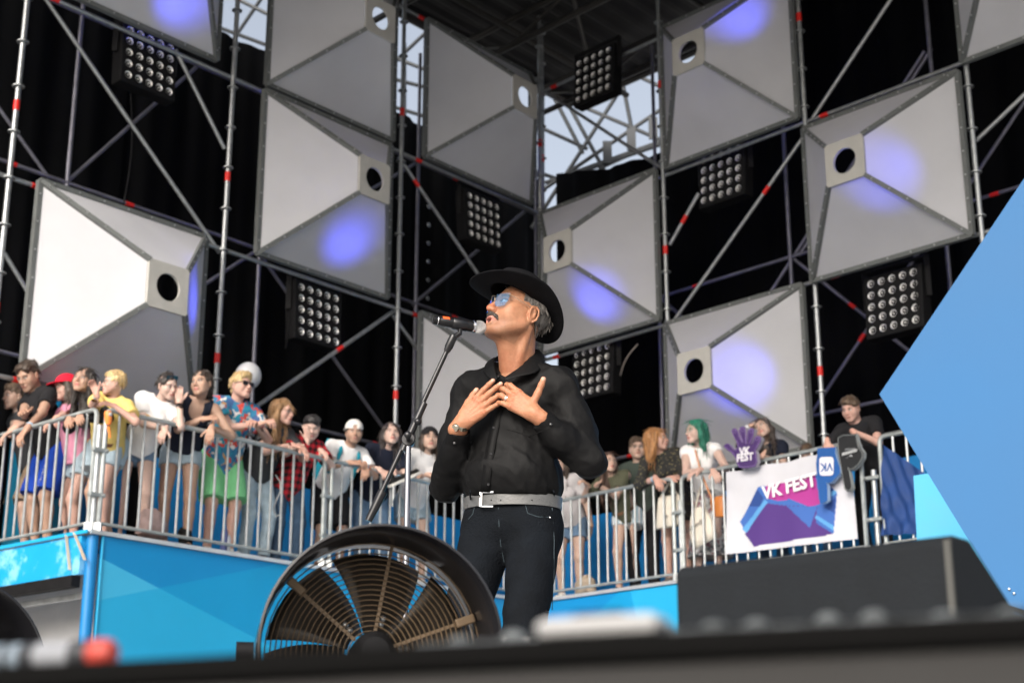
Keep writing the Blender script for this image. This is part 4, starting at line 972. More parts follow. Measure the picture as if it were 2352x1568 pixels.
    for e in extras:
        if e[0] == 'sunglasses':
            lift = e[2] if len(e) > 2 else 0.; zz = .002 if not lift else .085; yy = .094 if not lift else .060; m = MB()
            for s in (-1, 1): m.box(Pl(s*.033,yy,zz), A(.056,.008,.036)*k, Rm[:, 0], Rm[:, 1], Rm[:, 2]); m.bar(Pl(s*.062,yy-.004,zz+.010), Pl(s*.082,-.01,zz+.008), .007, .005)
            m.bar(Pl(-.012,yy,zz+.010), Pl(.012,yy,zz+.010), .006, .005); loc_obj(m, 'sunglasses', M('dark_lens', (.008,.008,.009), .12, 0, spec=.8), r, False)
        elif e[0] == 'glasses':
            m = MB()
            for s in (-1, 1):
                m.path([Pl(s*.033+.023*math.cos(t),.098,.0+.017*math.sin(t)) for t in np.linspace(0, 2*math.pi, 13)[:-1]], .0016, 5, closed=True); m.bar(Pl(s*.056,.095,.006), Pl(s*.080,-.01,.004), .003, .003)
            m.bar(Pl(-.010,.099,.004), Pl(.010,.099,.004), .003, .003); loc_obj(m, 'glasses', M('glasses_wire', (.10,.08,.07), .3, .6), r, False)
        elif e[0] == 'band':
            i = e[1]; b = nrm(wri[i]-elb[i]); c = wri[i]-b*(.035+.03*(e[3] if len(e) > 3 else 0)); loc_obj(MB().lathe([(.031*k,-.010),(.032*k,-.010),(.032*k,.010),(.031*k,.010)], c, b, 14, cap=False), 'wristband', e[2], r)
        elif e[0] == 'lei':
            n = 46; m = MB(); rg = random.Random(seed); mats = [M('petal_%d' % q, c_, .8) for q, c_ in enumerate(((.75,.10,.25),(.10,.12,.55),(.75,.70,.70),(.70,.35,.05)))]
            for q in range(n):
                t = 2*math.pi*q/n; p = Nb-u*.02*k+X*.085*k*math.cos(t)+FW*(.05+.085*math.sin(t))*k-u*(max(0, math.sin(t))*.20)*k+A(*(rg.uniform(-.008,.008) for _ in range(3)))
                m.ball(p, (.022,.022,.012), 7, 4, q % 4, axis=(rg.uniform(-1,1), rg.uniform(-1,1), rg.uniform(-1,1)+.1))
            loc_obj(m, 'flower_garland', mats, r)
        elif e[0] == 'hiplei':
            m = MB(); rg = random.Random(seed+3); mats = [M('petal_%d' % q, c_, .8) for q, c_ in enumerate(((.75,.10,.25),(.10,.12,.55),(.75,.70,.70),(.70,.35,.05)))]
            for q in range(40):
                p = Pv+u*(.10+rg.uniform(-.06,.05))*k+X*rg.uniform(-.12,.12)*k+FW*(.135+rg.uniform(0,.03))*k; m.ball(p, (.026,.026,.015), 7, 4, q % 4, axis=(rg.uniform(-1,1), rg.uniform(-1,1), .3))
            loc_obj(m, 'flower_garland', mats, r)
        elif e[0] == 'straps':
            for s in (0, 1):
                sx = (-1, 1)[s]; q = [Nb-u*.02*k+X*sx*.085*k-FW*.06*k, Nb+u*.005*k+X*sx*.095*k, Nb-u*.06*k+X*sx*.105*k+FW*.105*k, Nb-u*.2*k+X*sx*.115*k+FW*.128*k, Nb-u*.32*k+X*sx*.135*k+FW*.09*k]
                loc_obj(MB().path(q, .021, 6), 'backpack_strap', e[1], r)
            loc_obj(MB().box(Nb-u*.27*k-FW*.20*k, A(.29,.16,.42)*k, X, FW, u), 'backpack', e[1], r, False)
        elif e[0] == 'lanyard':
            q = [Nb+X*.06*k-u*.01*k, Nb+X*.05*k+FW*.09*k-u*.06*k, Pv+u*.22*k+FW*.135*k, Nb-X*.05*k+FW*.09*k-u*.06*k, Nb-X*.06*k-u*.01*k]; loc_obj(MB().path(q, .006, 5), 'lanyard', e[1], r)
        elif e[0] == 'belt':
            loc_obj(MB().lathe([(.168*k*bl,-.016),(.172*k*bl,-.016),(.172*k*bl,.016),(.168*k*bl,.016)], Pv+u*.10*k, u, 28, cap=False, sx=.74, sy=1.0), 'belt', e[1], r)
        elif e[0] == 'print':
            loc_obj(MB().prism([Pv+u*(.34+b*.05)*k+X*(e[2]+a*.05)*k+FW*(.150+(.012 if fem else 0))*k for a, b in e[3]], FW*.003), 'shirt_print', e[1], r, False)
        elif e[0] == 'collar':
            for sx in (-1, 1): loc_obj(MB().prism([Nb+X*sx*.03*k+FW*.085*k-u*.075*k, Nb+X*sx*.085*k+FW*.06*k-u*.02*k, Nb+X*sx*.105*k+FW*.085*k-u*.09*k], FW*.006), 'collar', e[1], r, False)
        elif e[0] == 'legtext':
            c = hip[0]+(kn[0]-hip[0])*.62+A(-.03,.118,0)*k; yy = nrm(A(-.95,.3,0)); lettering('lettering', e[1], .10, WHITEC, r, rt+Rz@c, Rz@nrm(hip[0]-kn[0]), Rz@nrm(A(-.93,.36,0)))
        elif e[0] == 'bow': loc_obj(MB().ball(Nb-u*.13*k+FW*.135*k, (.02,.012,.02), 8, 6), 'pendant', e[1], r)
    return ctx
# ------------------------------------------------------------------ the singer
from mathutils.bvhtree import BVHTree
SBLK = M('black_shirt_cotton', (.0034,.0034,.0037), .66, 0, var=.15, nscale=7, bump=.25, bscale=30, spec=.17)
JEAN = M('black_denim', (.0048,.0062,.0085), .85, 0, var=.3, nscale=11, bump=.45, bscale=120, spec=.1)
FELT = M('black_felt', (.006,.006,.007), .95, 0, var=.2, nscale=30, bump=.2, bscale=200, spec=.08)
LEATH = M('grey_leather', (.105,.107,.108), .30, 0, var=.12, nscale=14, bump=.15, bscale=150)
CHROME = M('chrome', (.80,.79,.80), .12, 1.)
SAZ = R_(-22); sfw = A(math.sin(SAZ), -math.cos(SAZ), 0); sX = np.cross(sfw, UP)
hipc = PX(1176,1206,5.65); Nb = PX(1186,852,5.64); u = nrm(Nb-hipc); X = nrm(sX-u*np.dot(sX, u)); FW = np.cross(u, X); TB = np.stack([X, FW, u], 1)
feet = [A(*PX(1262,1500,5.62)[:2], FZ), A(*PX(1072,1500,5.72)[:2], FZ)]
sing = root('person', A(hipc[0], hipc[1], FZ), 'singer in black hat, blue glasses, black shirt and jeans, hands on his chest', 'person')
C = PX(1190,722,5.57); kh = 1.07; Rm = rot(UP, math.pi+R_(-58))@rot((1,0,0), R_(19))@rot((0,1,0), R_(-3))
Sh = [PX(1284,892,5.57), PX(1080,905,5.74)]              # his left, his right
elb = [PX(1352,1058,5.53), PX(1024,1108,5.71)]; wri = [PX(1228,950,5.435), PX(1060,972,5.505)]
SKC = A(.38,.178,.098)
def s_torso(F, t=0.):
    F.ell(hipc+u*.02, A(.155+t,.105+t,.13), TB, .03); F.ell(hipc+u*.20, A(.152+t,.118+t,.19), TB, .05); F.ell(hipc+u*.40-FW*.005, A(.168+t,.118+t,.18), TB, .05)
    F.cone(Sh[0]+X*.02, Sh[1]-X*.02, .062+t, .062+t, .05)
    for s in Sh: F.cone(Nb-u*.01, s, .060+t, .052+t, .04)
def neck(F):
    b = C+Rm@A(0,-.030,-.055)*kh; F.cone(Nb-u*.06+FW*.0, b, .066, .058, .03)
    F.cone(C+Rm@A(0,.02,-.10)*kh, Nb+FW*.045-u*.01, .035, .040, .03)
    for s in (-1, 1): F.cone(C+Rm@A(s*.055,-.03,-.055)*kh, Nb+FW*.062-u*.045+X*s*.014, .0175, .0135, .010)
    F.ell(Nb+FW*.062+u*.050, A(.014,.014,.018), TB, .010)
    for t_ in (.035,.062,.09): F.cone(Nb+u*t_+FW*.075-X*.05, Nb+u*(t_+.008)+FW*.085+X*.03, .0016, .0014, .006, 's')
F = Field(A(-.7,5.0,FZ), A(.7,6.1,C[2]+.1), .011); s_torso(F)
hipj = [hipc-X*.09-u*.02, hipc+X*.09-u*.02]; kn, an = [], []
for i in (0, 1):
    a_ = feet[i]+UP*.10; kk, aa = ik(hipj[i], a_, .45, .44, sfw+A(0,0,0)); kn.append(kk); an.append(aa)
    F.cone(hipj[i], kk, .070, .052, .03); F.cone(kk, aa, .050, .038, .03); F.cone(aa-sfw*.03-UP*.05, aa+sfw*.14-UP*.07, .034, .028, .02)
    F.cone(Sh[i], elb[i], .045, .033, .03); F.cone(elb[i], wri[i], .034, .027, .02)
neck(F); V, Fc = F.mesh(); ncut = Nb+u*.0; Fc = keep(V, Fc, Nb-u*.03, u, .0)
for i in (0, 1):
    b = nrm(wri[i]-elb[i]); m = np.linalg.norm(V[Fc].mean(1)-wri[i], axis=1) < .13; cc = (V[Fc].mean(1)-wri[i])@b; Fc = Fc[~(m & (cc > -.03))]
Vs, Fs, cs = [V], [Fc], [np.tile(SKC, (len(V), 1))]; nv = len(V)
H = Field(C-A(.16,.17,.26), C+A(.16,.17,.16), .0030); head_prims(H, C, Rm, kh, mouth=.008)
P = lambda x, y, z: C+Rm@A(x, y, z)*kh
for s in (-1, 1):                                        # laughter lines, jaw, ear shell
    H.cone(P(s*.024,.098,-.040), P(s*.040,.083,-.075), .0035, .003, .008, 's'); H.cone(P(s*.062,.0,-.058), P(s*.03,.06,-.103), .017, .015, .02)
    H.path = None
    q = [P(s*(.083+.007*math.cos(t)), -.018-.017*math.cos(t)*.9, -.012+.030*math.sin(t)) for t in np.linspace(-1.2, 4.0, 9)]
    for a, b in zip(q[:-1], q[1:]): H.cone(a, b, .0036, .0036, .003)
    for j in range(3): H.cone(P(s*.054,.066,.004-j*.006), P(s*.066,.050,.010-j*.010), .0012, .0010, .003, 's')
for j in range(3): H.cone(P(-.03,.089-.006*j,.038+.010*j), P(.03,.089-.006*j,.038+.010*j), .0012, .0012, .004, 's')
neck(H); V, Fc = H.mesh(); Fc = keep(V, Fc, Nb-u*.035, -u, 0)
cH = head_cols(V, C, Rm, kh, SKC, (.05,.04,.035), stub=.4, lip=(.50,.19,.15), closed=False)
q = (V-C)@Rm/kh; g_ = np.exp(-((np.abs(q[:, 0])-.03)**2/.0009+(q[:, 2]-.06)**2/.0012))*(q[:, 1] > .02); cH = cH*(1+.12*g_[:, None])
inn = (np.abs(q[:, 0]) < .017)*(np.abs(q[:, 2]+.0755) < .0055)*(q[:, 1] > .06)*(q[:, 1] < .0935); cH[inn > 0] = (.10,.025,.02)
mot = sum(np.sin(q@A(*d_)*f_+p_) for d_, f_, p_ in (((1,.3,.2),95,1.),((.2,1,.5),120,2.),((.4,-.6,1),150,.5),((-.7,.5,.6),210,3.)))/4.
cH = cH*(1+mot[:, None]*A(.06,.12,.14)*1.2); cH = cH*(1-np.exp(-((q[:, 0]/.022)**2+((q[:, 2]+.03)/.02)**2))[:, None]*(q[:, 1] > .085)[:, None]*A(0,.22,.26))
nk = np.clip((-.12-q[:, 2])/.04, 0, 1)[:, None]; cH = cH*(1-nk*A(.06,.16,.18))
ml = np.zeros(len(V))
for p_ in ((.045,.02,-.09),(.055,-.01,-.11),(.02,.03,-.15)): ml = np.maximum(ml, np.exp(-np.sum((q-A(*p_))**2, 1)/(.0022**2)))
cH = cH*(1-.6*ml[:, None]); Vs.append(V); Fs.append(Fc+nv); cs.append(cH); nv += len(V)
tips = []
hdir = [nrm(PX(1160,902,5.447)-wri[0]), nrm(PX(1146,890,5.452)-wri[1])]; hN = [nrm(A(.10,-1,.05)), nrm(A(-.22,-1,.1))]
cur = [[(.15,.75,.55),(.15,.7,.5),(.2,.62,.5),(.2,.6,.5)], [(.02,.10,.10),(.06,.14,.12),(.12,.30,.25),(.16,.22,.18)]]
for i in (0, 1):
    h_ = Field(wri[i]-.24, wri[i]+.24, .0030); b = nrm(wri[i]-elb[i]); h_.cone(wri[i]-b*.09, wri[i], .031, .0275, .012)
    tp = hand_prims(h_, wri[i], hdir[i], hN[i], i == 1, 1.06, spread=.07 if i == 0 else .06, curls=cur[i], thumb=(.95,.18,.16) if i == 0 else (.45,.9,-.25), tcurl=.06 if i == 0 else .12)
    Yh = hdir[i]; Nh = nrm(hN[i]-Yh*np.dot(hN[i], Yh)); Th = np.cross(Yh, Nh)*(-1 if i == 1 else 1)
    for o_ in (.026,.008,-.010,-.026): h_.cone(wri[i]+Yh*.03+Th*o_*.5+Nh*.0135, wri[i]+Yh*.092+Th*o_*1.05+Nh*.0105, .0022, .0026, .006)    # tendons and knuckles
    for o_, y_ in ((.0325,.098),(.0105,.1025),(-.012,.097),(-.032,.088)): h_.ell(wri[i]+Yh*y_+Th*o_+Nh*.005, A(.0095,.0095,.0085), None, .006)
    V, Fc = h_.mesh(); Fc = keep(V, Fc, wri[i]-b*.05, -b); c = np.tile(SKC*A(1.04,.97,.95), (len(V), 1))
    for p, d, n in tp:
        m = np.exp(-np.sum((V-p-n*.007)**2, 1)/(.0075**2)); c = c*(1-m[:, None])+A(.60,.37,.29)*m[:, None]
    kn_ = np.zeros(len(V))
    for o_, y_ in ((.0325,.098),(.0105,.1025),(-.012,.097),(-.032,.088)): kn_ = np.maximum(kn_, np.exp(-np.sum((V-(wri[i]+Yh*y_+Th*o_+Nh*.012))**2, 1)/(.012**2)))
    sk_ = sum(np.sin(V@A(*d_)*f_) for d_, f_ in (((1,.3,.2),160.),((.2,1,.5),230.),((.4,-.6,1),310.)))/3.
    c = c*(1+sk_[:, None]*A(.05,.11,.13)); c = c*(1-kn_[:, None]*A(.0,.18,.22)*.9); Vs.append(V); Fs.append(Fc+nv); cs.append(c); nv += len(V); tips.append((tp, Yh, Nh, Th))
smooth_obj('body', np.concatenate(Vs), np.concatenate(Fs), SKIN, sing, np.concatenate(cs), world=True)
# shirt --------------------------------------------------------------
G = Field(A(-.65,5.05,hipc[2]-.05), A(.65,6.05,Nb[2]+.12), .0055); s_torso(G, .016)
G.ell(hipc+u*.175+FW*.02, A(.190,.150,.085), TB, .06); G.ell(hipc+u*.13, A(.185,.142,.06), TB, .04); G.ell(hipc+u*.30+FW*.05, A(.15,.10,.17), TB, .06)
for i in (0, 1):
    a, b = Sh[i], elb[i]; w_ = wri[i]; d1, d2 = nrm(b-a), nrm(w_-b); dn = UP
    G.cone(a, a+(b-a)*.55, .070, .063, .03); G.cone(a+(b-a)*.5, b-UP*.010, .060, .053, .04); ce = w_-d2*.028
    G.cone(b-UP*.010, b+(w_-b)*.55-UP*.010, .053, .048, .04); G.cone(b+(w_-b)*.5-UP*.008, ce+d2*.02, .050, .041, .03, cuts=[(ce, d2)])
G.noise(.0095, 11., 3, (1.25,1.25,.6), True); G.noise(.0022, 30., 9, (1,1,.6), True)
G.cut(hipc+u*.090, -u)
G.ell(Nb+u*.05, A(.080,.086,.072), TB, .006, 's'); G.cone(Nb+FW*.07+u*.03, PX(1149,880,5.50)+FW*.03, .062, .006, .006, 's')
V, Fc = G.mesh(); smooth_obj('shirt', V, Fc, SBLK, sing, relax=1, world=True)
bv = BVHTree.FromPolygons([Vector(v) for v in V], Fc.tolist())
def onshirt(x, y, lift=.003):
    d = Vector(ray(x, y)).normalized(); h, n, i_, di = bv.ray_cast(Vector((0,0,0)), d)
    return (np.array(h)-np.array(d)*lift) if h else PX(x, y, 5.5)
pl = [(1149,874),(1146,905),(1143,940),(1138,975),(1131,1010),(1125,1045),(1120,1080),(1117,1110),(1115,1128)]
v = []
for x, y in pl: v += [onshirt(x-11, y), onshirt(x+9, y+2)]
o = MB().add(v, [(2*i, 2*i+1, 2*i+3, 2*i+2) for i in range(len(pl)-1)]).build('placket', SBLK, sing, smooth=True); sd = o.modifiers.new('thickness', 'SOLIDIFY'); sd.thickness = .004; sd.offset = 0
BUTN = M('black_button', (.02,.02,.022), .2, 0, spec=.8)
for x, y in ((1144,864),(1134,982),(1128,1042),(1122,1112)):
    p = onshirt(x, y, .007); MB().lathe([(.0,.003),(.004,.003),(.0055,.0015),(.0055,-.003)], p, nrm(-ray(x, y)), 12, cap=False).build('button', BUTN, sing, smooth=True)
MB().path([onshirt(x, y, .0015) for x, y in ((1165,985),(1190,992),(1215,1002),(1240,992),(1262,984))], .0018, 5).build('pocket_seam', SBLK, sing, smooth=True)
# collar: stand and two wings, folded out
def wing(pts, th=.006):
    o = MB().add(pts, [tuple(range(len(pts)))]).build('collar', SBLK, sing, smooth=False); s = o.modifiers.new('thickness', 'SOLIDIFY'); s.thickness = th; s.offset = 0; return o
def strip(a, b):
    v = []; f = []
    for p, q_ in zip(a, b): v += [p, q_]
    o = MB().add(v, [(2*i, 2*i+1, 2*i+3, 2*i+2) for i in range(len(a)-1)]).build('collar', SBLK, sing, smooth=True); s = o.modifiers.new('thickness', 'SOLIDIFY'); s.thickness = .005; s.offset = 0
    sb_ = o.modifiers.new('smooth', 'SUBSURF'); sb_.levels = 1; sb_.render_levels = 1
strip([PX(1150,872,5.50), PX(1172,856,5.505), PX(1200,838,5.53), PX(1226,806,5.585), PX(1238,798,5.66)],
      [PX(1158,876,5.495), PX(1196,862,5.475), PX(1236,860,5.485), PX(1250,842,5.545), PX(1256,822,5.64)])
strip([PX(1146,872,5.50), PX(1138,850,5.53), PX(1135,824,5.58), PX(1142,816,5.66)], [PX(1138,876,5.50), PX(1112,866,5.54), PX(1108,846,5.60), PX(1118,828,5.68)])
strip([PX(1238,798,5.66), PX(1215,800,5.73), PX(1170,806,5.75), PX(1142,816,5.68)], [PX(1258,822,5.64), PX(1225,830,5.74), PX(1165,832,5.76), PX(1118,832,5.68)])
for i in (0, 1):                                         # cuffs
    b = nrm(wri[i]-elb[i]); c = wri[i]-b*.030; MB().lathe([(.034,-.001),(.040,0),(.043,-.02),(.045,-.065),(.040,-.07)], c, b, 24, cap=False).build('cuff', SBLK, sing, smooth=True)
    s2 = nrm(np.cross(b, A(0,-1,0))); MB().ball(c-b*.03+nrm(A(0,-1,0)-b*np.dot(A(0,-1,0), b))*.045, (.006,.006,.003), 8, 6, axis=(0,-1,0)).build('button', BUTN, sing, smooth=True)
# jeans and belt -------------------------------------------------------
G = Field(A(-.5,5.15,FZ+.02), A(.5,6.05,hipc[2]+.2), .0078)
G.ell(hipc+u*.02, A(.172,.124,.14), TB, .03); G.cone(hipc-X*.07-u*.02, hipc+X*.07-u*.02, .115, .115, .03); G.cone(hipc-X*.08+u*.06, hipc+X*.08+u*.06, .098, .098, .03)
for i in (0, 1):
    G.cone(hipj[i], kn[i], .100, .074, .03); G.cone(kn[i], an[i]-UP*.05, .073, .066, .03)
G.cone(hipc-u*.12+FW*.12, hipc-u*.02+FW*.14, .006, .004, .02, 's')
G.noise(.0042, 17., 21, (.7,.7,1.6), True); G.cut(hipc+u*.118, u); V, Fc = G.mesh(); smooth_obj('jeans', V, Fc, JEAN, sing, relax=1, world=True)
bj = BVHTree.FromPolygons([Vector(v) for v in V], Fc.tolist())
def onjean(x, y, lift=.002):
    d = Vector(ray(x, y)).normalized(); h, n, i_, di = bj.ray_cast(Vector((0,0,0)), d); return (np.array(h)-np.array(d)*lift) if h else PX(x, y, 5.53)
STITCH = M('jean_seam', (.028,.045,.055), .8)
for pts in (((1207,1160),(1212,1178),(1235,1186),(1262,1187)), ((1145,1165),(1146,1200),(1150,1250),(1158,1290)), ((1090,1165),(1086,1180),(1076,1192)), ((1268,1165),(1273,1240),(1272,1320),(1268,1400))):
    MB().path([onjean(x, y, .0008) for x, y in pts], .0016, 5).build('seam', STITCH, sing, smooth=True)
MB().ball(onjean(1263,1188,.002), .004, 8, 6).build('rivet', CHROME, sing, smooth=True)
bc = hipc+u*.076
belt = MB().lathe([(.180,-.023),(.186,-.022),(.187,.022),(.180,.023)], bc, u, 64, cap=False, sx=.71 if False else 1., sy=1.)
bo = belt.build('belt', LEATH, sing, smooth=True)
me = bo.data; co = np.zeros(len(me.vertices)*3); me.vertices.foreach_get('co', co); co = co.reshape(-1, 3); rel = co-bc; rel = np.outer(rel@X, X)*1.0+np.outer(rel@FW, FW)*.735+np.outer(rel@u, u); me.vertices.foreach_set('co', (bc+rel).ravel()); me.update()
bb = BVHTree.FromPolygons([Vector(v) for v in bc+rel], [tuple(p.vertices) for p in me.polygons])
def onbelt(x, y, lift=.003):
    d = Vector(ray(x, y)).normalized(); h, n, i_, di = bb.ray_cast(Vector((0,0,0)), d); return (np.array(h)-np.array(d)*lift) if h else PX(x, y, 5.51)
bq = onbelt(1119,1146,.008); bt = nrm(onbelt(1134,1147,.008)-onbelt(1106,1147,.008)); bk = [bq-bt*.027+u*.026, bq+bt*.027+u*.026, bq-bt*.027-u*.026, bq+bt*.027-u*.026]
m = MB(); m.bar(bk[0], bk[2], .010, .005, FW); m.bar(bk[0], bk[1], .006, .005, FW); m.bar(bk[2], bk[3], .006, .005, FW); o = m.build('buckle', CHROME, bo); o.parent = bo; o.matrix_parent_inverse = Matrix.Identity(4)
for x in (1080,1195,1272):
    o = MB().bar(onbelt(x, 1128,.003), onbelt(x, 1168,.003), .011, .004, FW).build('belt_loop', JEAN, sing)
for x in (1150,1222,1128): MB().ball(onbelt(x, 1148,.0005), .0028, 6, 4).build('belt_hole', BLACKP, sing)
for i in (0, 1):
    G = Field(an[i]-A(.2,.3,.12), an[i]+A(.2,.3,.12), .009); G.cone(an[i]-sfw*.05-UP*.055, an[i]+sfw*.17-UP*.06, .044, .038, .02); G.cone(an[i], an[i]-UP*.04, .05, .05, .03); G.cut((0,0,FZ+.004), (0,0,-1)); V, Fc = G.mesh()
    smooth_obj('shoe', V, Fc, SHOEM, sing, np.tile(A(.012,.012,.012), (len(V), 1)), world=True)
# watch and ring
b = nrm(wri[1]-elb[1]); c = wri[1]-b*.004; wm = M('watch_steel', (.74,.66,.50), .22, 1.)
w_ = MB().lathe([(.030,-.009),(.0335,-.008),(.0335,.008),(.030,.009)], c, b, 24, cap=False).build('watch', wm, sing, smooth=True)
tw = nrm(A(-.5,-.7,-.4)); tw = nrm(tw-b*np.dot(tw, b)); o = MB().lathe([(0,.007),(.013,.007),(.015,.004),(.015,-.004)], c+tw*.033, tw, 18, cap=False).build('watch_face', wm, w_, smooth=True)
tp, Yh, Nh, Th = tips[0]; kn4 = wri[0]+(Yh*.089-Th*.011)*1.06; a_ = .2; dr = nrm(Yh-Th*.05); dj = dr*math.cos(a_)-Nh*math.sin(a_); MB().lathe([(.0108,-.003),(.0120,-.003),(.0120,.003),(.0108,.003)], kn4+dj*.022, dj, 20, cap=False).build('ring', CHROME, sing, smooth=True)
# hair, moustache, hat, glasses
ho = hair_obj(sing, C, Rm, kh, 'short', (.11,.10,.09), 5, front=.030); ho.matrix_parent_inverse = sing.matrix_basis.inverted()
Mo = Field(C-.18, C+.18, .0026)
for s in (-1, 1):
    Mo.cone(P(s*.004,.100,-.053), P(s*.026,.090,-.061), .0100, .0070, .004); Mo.cone(P(s*.026,.090,-.061), P(s*.033,.083,-.071), .0070, .0032, .004)
Mo.noise(.0022, 330., 4, (.3,1,1)); V, Fc = Mo.mesh(); smooth_obj('moustache', V, Fc, hairmat((.026,.017,.012)), sing, world=True)
Rh = Rm@rot((1,0,0), R_(7)); hc0 = C+Rm@A(0,.022,.046)*kh
def HP(x, y, z): return hc0+Rh@A(x, y, z)
n, mrow = 72, 12; v = []
for j in range(mrow+1):
    for i in range(n):
        t = 2*math.pi*i/n; q_ = j/mrow; cx, sy = math.cos(t), math.sin(t); rin = (.088,.112); rout = (.182,.192+(.016 if sy < 0 else 0))
        x = cx*(rin[0]+(rout[0]-rin[0])*q_); y = sy*(rin[1]+(rout[1]-rin[1])*q_)
        z = .030*q_**1.7*abs(cx)**2 - .020*q_*max(0, sy) - .055*q_**1.5*max(0, -sy)**1.5 + .004*math.sin(3*t+1)*q_
        v.append(HP(x, y, z))
f = [(j*n+i, j*n+(i+1) % n, (j+1)*n+(i+1) % n, (j+1)*n+i) for j in range(mrow) for i in range(n)]
hat = MB().add(v, f).build('hat', FELT, sing, smooth=True); sd = hat.modifiers.new('thickness', 'SOLIDIFY'); sd.thickness = .004; sd.offset = 0
v = []; rows = [(1.,-.004,0),(1.0,.03,0),(.97,.06,0),(.90,.085,.3),(.74,.102,.7),(.45,.100,1.),(.12,.090,1.)]
for sc, z, pinch in rows:
    for i in range(n):
        t = 2*math.pi*i/n; cx, sy = math.cos(t), math.sin(t); x = .087*sc*cx*(1-.22*pinch*max(0, sy)**2); y = .111*sc*sy; v.append(HP(x, y, z-.018*pinch*(1-abs(cx)*.6)))
f = [(j*n+i, j*n+(i+1) % n, (j+1)*n+(i+1) % n, (j+1)*n+i) for j in range(len(rows)-1) for i in range(n)]+[tuple((len(rows)-1)*n+i for i in range(n))]
o = MB().add(v, f).build('hat_crown', FELT, hat, smooth=True)
v = [HP(.0885*math.cos(2*math.pi*i/n), .1125*math.sin(2*math.pi*i/n), z) for z in (.002,.030) for i in range(n)]
o = MB().add(v, [(i, (i+1) % n, n+(i+1) % n, n+i) for i in range(n)]).build('hat_band', M('black_ribbon', (.012,.012,.013), .4), hat, smooth=True)
def lens_mat():
    m = bpy.data.materials.new('blue_tinted_lens'); m.use_nodes = True; N = m.node_tree.nodes; L = m.node_tree.links; N.clear(); out = N.new('ShaderNodeOutputMaterial')
    tr = N.new('ShaderNodeBsdfTransparent'); tr.inputs[0].default_value = (.80,.89,.98,1); gl = N.new('ShaderNodeBsdfGlossy'); gl.inputs[0].default_value = (.6,.75,1,1); gl.inputs['Roughness'].default_value = .05
    df = N.new('ShaderNodeBsdfDiffuse'); df.inputs[0].default_value = (.22,.40,.62,1); m1 = N.new('ShaderNodeMixShader'); m1.inputs[0].default_value = .13; L.new(tr.outputs[0], m1.inputs[1]); L.new(df.outputs[0], m1.inputs[2])
    fr_ = N.new('ShaderNodeFresnel'); fr_.inputs[0].default_value = 1.18; m2 = N.new('ShaderNodeMixShader'); L.new(fr_.outputs[0], m2.inputs[0]); L.new(m1.outputs[0], m2.inputs[1]); L.new(gl.outputs[0], m2.inputs[2]); L.new(m2.outputs[0], out.inputs[0]); return m
gl = root('eyeglasses', P(0,.1,0), 'rimless glasses with blue rectangular lenses on the singer', 'glasses')
LM = lens_mat(); WIRE = M('glasses_gold_wire', (.45,.36,.26), .25, .9); wire = MB()
for s in (-1, 1):
    q = [P(s*x, .105-.5*max(0., abs(x)-.010)**1.15, z) for x, z in ((.009,.019),(.022,.022),(.048,.024),(.069,.022),(.068,-.006),(.060,-.026),(.040,-.030),(.022,-.027),(.012,-.012))]
    MB().prism(q, Rm@A(0,-.0018,0)).build('lens', LM, gl)
    e = P(s*.070,.086,.015); wire.path([P(s*.062,.089,.015), e, P(s*.076,.075,.013), P(s*.083,.0,.006), P(s*.084,-.03,-.004)], .0013, 6)
    wire.ball(e, .003, 8, 6); wire.path([P(s*.010,.110,.006), P(s*.012,.106,-.004)], .001, 5)
wire.path([P(-.012,.110,.011), P(-.006,.113,.014), P(.006,.113,.014), P(.012,.110,.011)], .0013, 6); wire.build('wire_frame', WIRE, gl, smooth=True)

# microphone and stand ------------------------------------------------
b0, b1 = PX(1101,752,5.46), PX(994,734,5.41); ax = nrm(b1-b0); Lm = np.linalg.norm(b1-b0)
mic = root('microphone', b0, 'black wireless microphone with silver grille and orange ring', 'microphone')
MB().lathe([(.0,-.026),(.010,-.0245),(.018,-.019),(.024,-.010),(.0258,.0),(.0245,.010),(.021,.017)], b0, ax, 28, cap=False).build('grille', M('silver_mesh', (.62,.61,.60), .35, .85, var=.25, nscale=420, bump=1., bscale=700), mic, smooth=True)
MB().lathe([(.021,.015),(.0235,.017),(.0235,.023),(.019,.026)], b0, ax, 28, cap=False).build('grille_band', CHROME, mic, smooth=True)
MB().lathe([(.019,.024),(.0215,.03),(.0195,.06),(.0185,Lm*.62),(.0185,Lm*.82),(.0165,Lm*.84),(.0165,Lm*.87),(.0175,Lm*.88),(.0165,Lm*.99),(.0,Lm)], b0, ax, 28, cap=False).build('handle', M('mic_black', (.010,.010,.011), .3, .2), mic, smooth=True)
up_ = nrm(UP-ax*np.dot(UP, ax)); s2 = nrm(np.cross(ax, up_)); v = []
for j in range(2):
    for i in range(9):
        t = -1.0+2.0*i/8; v.append(b0+ax*(Lm*(.66 if j == 0 else .81))+.0192*(math.cos(t*.75+.55)*up_+math.sin(t*.75+.55)*s2*(1 if s2[1] < 0 else -1)))
MB().add(v, [(i, i+1, 10+i, 9+i) for i in range(8)]).build('orange_marker', M('orange_tape', (.95,.11,.025), .45), mic, smooth=True)
MB().lathe([(.0178,Lm*.885),(.0184,Lm*.89),(.0184,Lm*.90),(.0178,Lm*.905)], b0, ax, 28, cap=False).build('ring', CHROME, mic, smooth=True)
STB = M('stand_black', (.012,.012,.014), .28, .3, coat=.2)
j0 = PX(1043,770,5.435); j1 = PX(990,893,5.435); j2 = PX(938,1010,5.435); j3 = PX(846,1196,5.435)
sb_ = root('microphone_stand', A(j2[0], 5.435, FZ), 'black boom microphone stand with round base', 'microphone stand')
